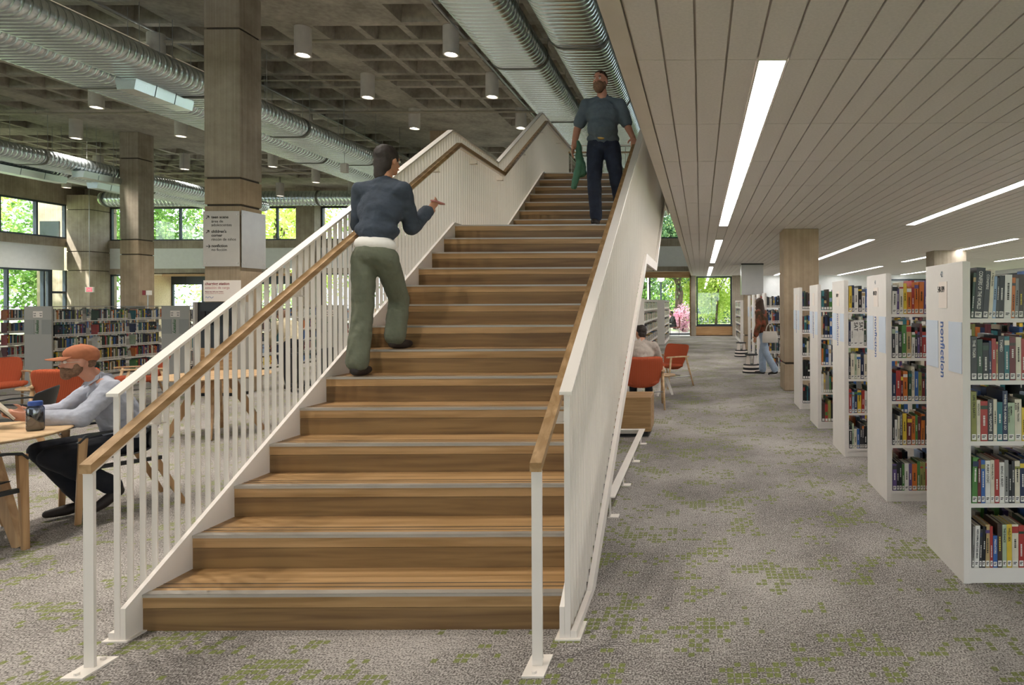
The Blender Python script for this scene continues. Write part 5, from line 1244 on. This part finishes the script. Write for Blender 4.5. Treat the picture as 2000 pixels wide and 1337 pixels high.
t, fr_ = person('bearded man in a slate T-shirt and dark jeans coming down the stair', J, (0, -1, 0), (-.25, -1, -.1),
       dict(top='teal_tee', bottom='jeans', shoes='boot', soles='ink_w', sleeve=.40, girth=1.16, belly=1.12, beard=1.35, hairmat='hair2', skin='skin2', hem=.03, leg=(.090, .070, .062), head=1.05, fold=.02,
            handL=((.1, -.6, -.5), (0, .4, -1), (-.5, -.6, 0), .9), hair=lambda c, r, f, u, B, hs: [('e', c+u*.045-f*.018, (.079, .096, .082), B), ('e', c-f*.045+u*.005, (.074, .056, .062), B)]), voxel=.012)
pvm = Vector(J['pv'])
MB().ell(pvm+Vector((0, -.145, .035)), (.045, .012, .03)).build('belt_buckle', 'gold', t, world=True, smooth=True)
blob('belt', [('e', pvm+Vector((0, 0, .035)), (.19, .140, .024))], 'ink', t, voxel=.009)
sh = [('c', (-1.40, 7.22, zl+.96), (-1.36, 7.22, zl+.62), .030, .060), ('c', (-1.37, 7.2, zl+.7), (-1.44, 7.16, zl+.44), .055, .03)]
tb = thing('green_jacket', 'green cloth hanging from the hand of the man coming down', 'cloth', (-1.40, 7.2, zl+.6)); M['greencloth'] = plain('green_cloth', '#55806a', .9)
blob('cloth_folds', sh, 'greencloth', tb, voxel=.010, disp=.03, dscale=.06)

# 4 --- seated man in the armchair, from behind
S = Vector((-.92, 9.75, 0)); Fm = Vector((-.10, 1.0, 0)).normalized(); Lm = Vector((0, 0, 1)).cross(Fm)
J = dict(pv=q(-.10, 0, .55), ch=q(-.02, .01, .82), nk=q(.05, 0, 1.02), hd=q(.10, .01, 1.145), shL=q(.01, .20, .93), shR=q(.0, -.20, .93), elL=q(.18, .32, .70), elR=q(.20, -.27, .70), wrL=q(.40, .20, .66), wrR=q(.42, -.14, .66),
         hiL=q(-.05, .1, .52), hiR=q(-.05, -.1, .52), knL=q(.42, .14, .50), knR=q(.42, -.12, .50), anL=q(.48, .13, .10), anR=q(.46, -.12, .10), toL=q(.64, .14, .05), toR=q(.62, -.13, .05))
person('dark-haired man in a beige shirt sitting with his back to us', J, Fm, (-.62, .70, -.25), dict(top='beige_shirt', bottom='trouser_dark', shoes='boot', sleeve=.9, girth=1.12, hair=short_hair, infl=.03), voxel=.013)

# 5 --- woman at the shelf with a handbag
bx_, by_ = 1.42, 14.05; fw = Vector((-.85, .45, 0)).normalized(); Lm = Vector((0, 0, 1)).cross(fw); Fm = fw; S = Vector((bx_, by_, 0))
J = dict(pv=q(0, 0, .94), ch=q(.05, 0, 1.24), nk=q(.09, 0, 1.46), hd=q(.12, 0, 1.60), shL=q(.08, .165, 1.39), shR=q(.07, -.165, 1.39), elL=q(.04, .22, 1.13), elR=q(.05, -.21, 1.12), wrL=q(.10, .24, .88), wrR=q(.22, -.18, .92),
         hiL=q(0, .09, .90), hiR=q(0, -.09, .90), knL=q(-.08, .09, .50), knR=q(.08, -.08, .49), anL=q(-.30, .09, .12), anR=q(.07, -.08, .085), toL=q(-.16, .10, .05), toR=q(.24, -.08, .045))
person('standing woman with long brown hair and a rust patterned sweater browsing books', J, fw, (-.6, .75, -.12), dict(top='sweater', topname='sweater', bottom='lightjeans', shoes='ink', soles='ink_w', sleeve=.95, girth=.93, hairmat='hair2', infl=.030, hem=.0, leg=(.092, .084, .088),
       hair=lambda c, r, f, u, B, hs: [('e', c+u*.030-f*.022, (.086, .098, .092), B), ('c', c-f*.05+u*.02, c-f*.09-u*.22, .072, .075), ('c', c-f*.09-u*.20, c-f*.10-u*.34, .075, .045), ('c', c+r*.07-u*.02, c+r*.075-u*.24-f*.02, .030, .028), ('c', c-r*.07-u*.02, c-r*.075-u*.24-f*.02, .030, .028)]), voxel=.012)
M['bag'] = plain('pale_leather', '#cfc6ba', .5, 0, .04)
hb = Vector((1.52, 13.78, .86)); t = thing('handbag', 'pale leather handbag on the arm of the standing woman', 'handbag', hb)
m = MB(); rs = []
for z, w2, d2 in ((-.13, .15, .055), (-.12, .165, .065), (0, .17, .06), (.10, .15, .04), (.12, .145, .03)):
    rs.append([hb+Vector((w2*(abs(math.cos(a))**.6)*(1 if math.cos(a) >= 0 else -1), d2*(abs(math.sin(a))**.7)*(1 if math.sin(a) >= 0 else -1), z)) for a in [2*PI*i/24 for i in range(24)]])
m.rings(rs).build('bag_body', 'bag', t, world=True, smooth=True)
for s in (-1, 1): MB().tube([hb+Vector((.085*math.cos(a), s*.03, .10+.19*math.sin(a))) for a in [PI*i/12 for i in range(13)]], .007, 6).build('bag_handle', 'bag', t, world=True, smooth=True)

# 6 --- person bending behind the balusters
S = Vector((-8.0, 12.3, 0)); Fm = Vector((-.85, .5, 0)).normalized(); Lm = Vector((0, 0, 1)).cross(Fm)
S = Vector((-7.85, 12.1, 0))
J = dict(pv=q(-.05, 0, .90), ch=q(.14, 0, 1.14), nk=q(.28, 0, 1.30), hd=q(.40, 0, 1.38), shL=q(.24, .17, 1.23), shR=q(.24, -.17, 1.23), elL=q(.34, .2, .98), elR=q(.34, -.2, .98), wrL=q(.50, .14, .85), wrR=q(.50, -.14, .85),
         hiL=q(-.05, .09, .87), hiR=q(-.05, -.09, .87), knL=q(.04, .1, .48), knR=q(.0, -.1, .48), anL=q(-.04, .1, .085), anR=q(-.06, -.1, .085), toL=q(.13, .1, .045), toR=q(.11, -.1, .045))
person('fair-haired person in a cream top stooping behind the stair balusters', J, Fm, (-.7, .4, -.6), dict(top='cream_top', bottom='trouser_dark', shoes='boot', sleeve=.9, hairmat='beard', hair=short_hair, infl=.024), voxel=.013)
t = thing('book_cart', 'dark book cart behind the stooping person', 'cart', (-7.2, 11.6, 0))
MB().box(-7.55, -6.95, 11.5, 11.9, .12, .16).build('shelf', 'black', t, world=True); MB().box(-7.55, -6.95, 11.5, 11.9, .68, .72).build('shelf', 'black', t, world=True)
MB().box(-7.57, -7.53, 11.5, 11.9, .08, .80).build('side_panel', 'black', t, world=True); MB().box(-6.97, -6.93, 11.5, 11.9, .08, .80).build('side_panel', 'black', t, world=True)
for x in (-7.5, -7.0):
    for y in (11.55, 11.85): MB().cyl((x-.012, y, .04), (x+.012, y, .04), .04, n=14).build('wheel', 'blackm', t, world=True)

# 7 --- person sitting beyond the big window
GZ = -.05
S = Vector((-1.42, 32.3, GZ)); Fm = Vector((.30, -.9, 0)).normalized(); Fm = Vector((-.9, -.3, 0)).normalized(); Lm = Vector((0, 0, 1)).cross(Fm)
J = dict(pv=q(-.08, 0, .50), ch=q(-.02, 0, .80), nk=q(.02, 0, 1.0), hd=q(.08, 0, 1.14), shL=q(.0, .18, .94), shR=q(.0, -.18, .94), elL=q(.12, .24, .70), elR=q(.12, -.24, .70), wrL=q(.32, .12, .72), wrR=q(.32, -.12, .72),
         hiL=q(-.05, .1, .48), hiR=q(-.05, -.1, .48), knL=q(.40, .12, .50), knR=q(.40, -.10, .55), anL=q(.48, .12, .10), anR=q(.60, -.1, .30), toL=q(.62, .12, .05), toR=q(.72, -.1, .25))
person('person in dark clothes sitting outside beyond the big window', J, Fm, (-.8, -.2, -.5), dict(top='ink', bottom='trouser_dark', shoes='boot', sleeve=.9, hair=short_hair), voxel=.016)
M['pinkseat'] = plain('red_seat', '#b3605a', .7)
t = thing('outdoor_chair', 'red outdoor chair with pale legs beyond the big window', 'chair', (-1.32, 32.4, GZ))
MB().box(-1.60, -1.05, 32.10, 32.60, GZ+.40, GZ+.45).build('seat', 'pinkseat', t, world=True); MB().box(-1.10, -1.04, 32.10, 32.60, GZ+.45, GZ+.95).build('backrest', 'pinkseat', t, world=True)
for x in (-1.56, -1.10):
    for y in (32.14, 32.56): MB().cyl((x, y, GZ), (x, y, GZ+.40), .018, n=8).build('leg', 'white', t, world=True)

# ================================================================== outdoors
structure('ground', MB().box(-90, 60, -40, 120, -.35, -.13), 'ground')
structure('floor.002', MB().box(-20, 8, DB+.46, DB+6, -.13, GZ), 'paving')
LV = [leafmat('leaf_bright', '#a9c84c', '#e8f2a0', .55), leafmat('leaf_mid', '#4f7a38', '#9cc070', .5), leafmat('leaf_dark', '#3a5c3c', '#7da070', .45), leafmat('leaf_pink', '#d79ab2', '#f2d0dc', .5)]
def leafmesh(n, rad, size, seed, lm, clusters=14, gap=.0):
    rr = np.random.RandomState(seed); cl = rr.normal(size=(clusters, 3)); cl /= np.linalg.norm(cl, axis=1)[:, None]; cl *= (rr.uniform(.35, .95, clusters)[:, None])*np.array(rad)
    k = rr.randint(0, clusters, n); p = cl[k]+rr.normal(size=(n, 3))*np.array(rad)*.20
    a = rr.normal(size=(n, 3)); a /= np.linalg.norm(a, axis=1)[:, None]; b = np.cross(a, rr.normal(size=(n, 3))); b /= np.linalg.norm(b, axis=1)[:, None]
    s = rr.uniform(.6, 1.2, n)[:, None]*size; v = np.stack([p-a*s, p+b*s*.5, p+a*s, p-b*s*.5], 1).reshape(-1, 3)
    me = bpy.data.meshes.new('foliage'); me.vertices.add(4*n); me.vertices.foreach_set('co', v.ravel()); me.loops.add(4*n); me.loops.foreach_set('vertex_index', np.arange(4*n)); me.polygons.add(n)
    me.polygons.foreach_set('loop_start', np.arange(0, 4*n, 4)); me.polygons.foreach_set('loop_total', np.full(n, 4)); me.materials.append(lm); me.update(calc_edges=True); return me, cl
def tree(label, loc, h, rad, lm, n, size, seed, group='trees outside the windows', trunk=.18, cat='tree'):
    t = thing('tree' if cat == 'tree' else 'shrub', label, cat, loc, group=group)
    me, cl = leafmesh(n, rad, size, seed, LV[lm], 18); inst('foliage', me, t, (0, 0, h))
    m = MB(); m.tube([(0, 0, 0), (.1, .05, h*.4), (0, 0, h*.75), (.1, 0, h)], [trunk, trunk*.8, trunk*.55, trunk*.3], 8)
    for c_ in cl[:10]: m.tube([(0, 0, h*.5), (c_[0]*.4, c_[1]*.4, h+c_[2]*.3-.2), (c_[0], c_[1], h+c_[2])], [trunk*.4, trunk*.25, .02], 6)
    m.build('trunk', 'bark', t, smooth=True); return t
tree('bright yellow-green tree filling the far window at the end of the aisle', (1.0, 41, 0), 4.2, (3.2, 2.6, 3.6), 0, 16000, .13, 1, trunk=.10)
tree('dark green tree behind the bright one at the far window', (-4.5, 50, 0), 4.6, (6, 4, 5), 1, 12000, .16, 2)
tree('leaning oak with dark trunk beyond the big window', (-1.4, 38.6, 0), 5.6, (4.5, 3, 3.2), 2, 7000, .12, 3, trunk=.32)
tree('pink flowering shrub beyond the big window', (-1.05, 36.0, 0), .75, (.85, .6, .75), 3, 1500, .07, 4, trunk=.05, cat='shrub', group=None)
tree('tall tree behind the stair balusters outside', (-19, 44, 0), 6.5, (6, 4, 5), 1, 7000, .16, 5)
tree('tall tree outside the window right of the signed column', (-28.5, 42, 0), 7.0, (5, 3.5, 4.5), 0, 5000, .17, 6)
tree('tall tree outside the window left of the signed column', (-37, 43, 0), 6.6, (5, 3.5, 4.8), 1, 6500, .17, 7)
tree('tree outside the far left windows, nearest', (-37.5, 29, 0), 5.4, (3.0, 5, 4.8), 0, 8500, .16, 8)
tree('tree outside the far left windows by the corner', (-40, 38.5, 0), 5.6, (3.5, 5, 4.8), 1, 7000, .16, 9)
tree('tree seen beyond the timber-lined room', (-33.5, 47.5, 0), 3.6, (6, 4, 3.6), 0, 9000, .16, 10)
tree('tree outside the right clerestory window', (15, 42, 0), 3.2, (6, 3, 3), 1, 6000, .16, 11)
hedge, _ = leafmesh(14000, (16, 2.0, 1.8), .16, 12, LV[2], 40); t = thing('hedge', 'dark green hedge along the lawn beyond the back windows', 'hedge', (-6, 56, 1.2)); inst('foliage', hedge, t, (0, 0, 0))
hedge, _ = leafmesh(12000, (1.6, 18, 1.5), .16, 13, LV[1], 40); t = thing('hedge', 'green hedge beyond the left windows', 'hedge', (-50, 26, 1.2)); inst('foliage', hedge, t, (0, 0, 0))
# house, lamp post, white post
t = thing('house', 'pale grey house far behind the bright tree', 'house', (2.8, 58, -.1))
M['siding'] = plain('grey_siding', '#a9b1b8', .8); M['roof'] = plain('roof_shingle', '#6b6f74', .9)
MB().box(-.2, 7, 58, 64, -.1, 1.2).build('wall', 'siding', t, world=True)
MB().prism_x([(57.6, 1.2), (64.4, 1.2), (61, 2.8)], -.6, 7.4).build('roof', 'roof', t, world=True)
f_ = MB().box(1.6, 2.6, 57.95, 58, .1, 1.0).build('window_trim', 'label', t, world=True)
MB().box(1.72, 2.48, 57.92, 57.95, .2, .9).build('window_pane', 'frame', t, world=True)
t = thing('street_lamp', 'lamp post with a glowing globe beyond the big window', 'lamp', (-2.3, 36.6, -.1))
c = P(1291, 543, 36.6)
MB().cyl((c.x, 36.6, -.1), (c.x, 36.6, c.z-.2), .05, n=10).build('pole', 'frame', t, world=True); MB().ell((c.x, 36.6, c.z), (.2, .2, .2)).build('globe', 'globe', t, world=True, smooth=True)
tag(MB().cyl((-3.0, 36.2, -.1), (-3.0, 36.2, 4.2), .06, n=10).build('white_post', 'white'), 'white post standing outside left of the lamp post', 'post')
t = thing('building', 'grey concrete wing seen through the corner windows', 'building', (-33, 33, 0))
MB().box(-34.4, -31.2, 32.6, 33.4, -.1, 7).build('wall', 'conc', t, world=True); 
MB().box(-34.2, -33.2, 32.56, 32.6, 4.6, 6.0).build('window', 'frame', t, world=True)
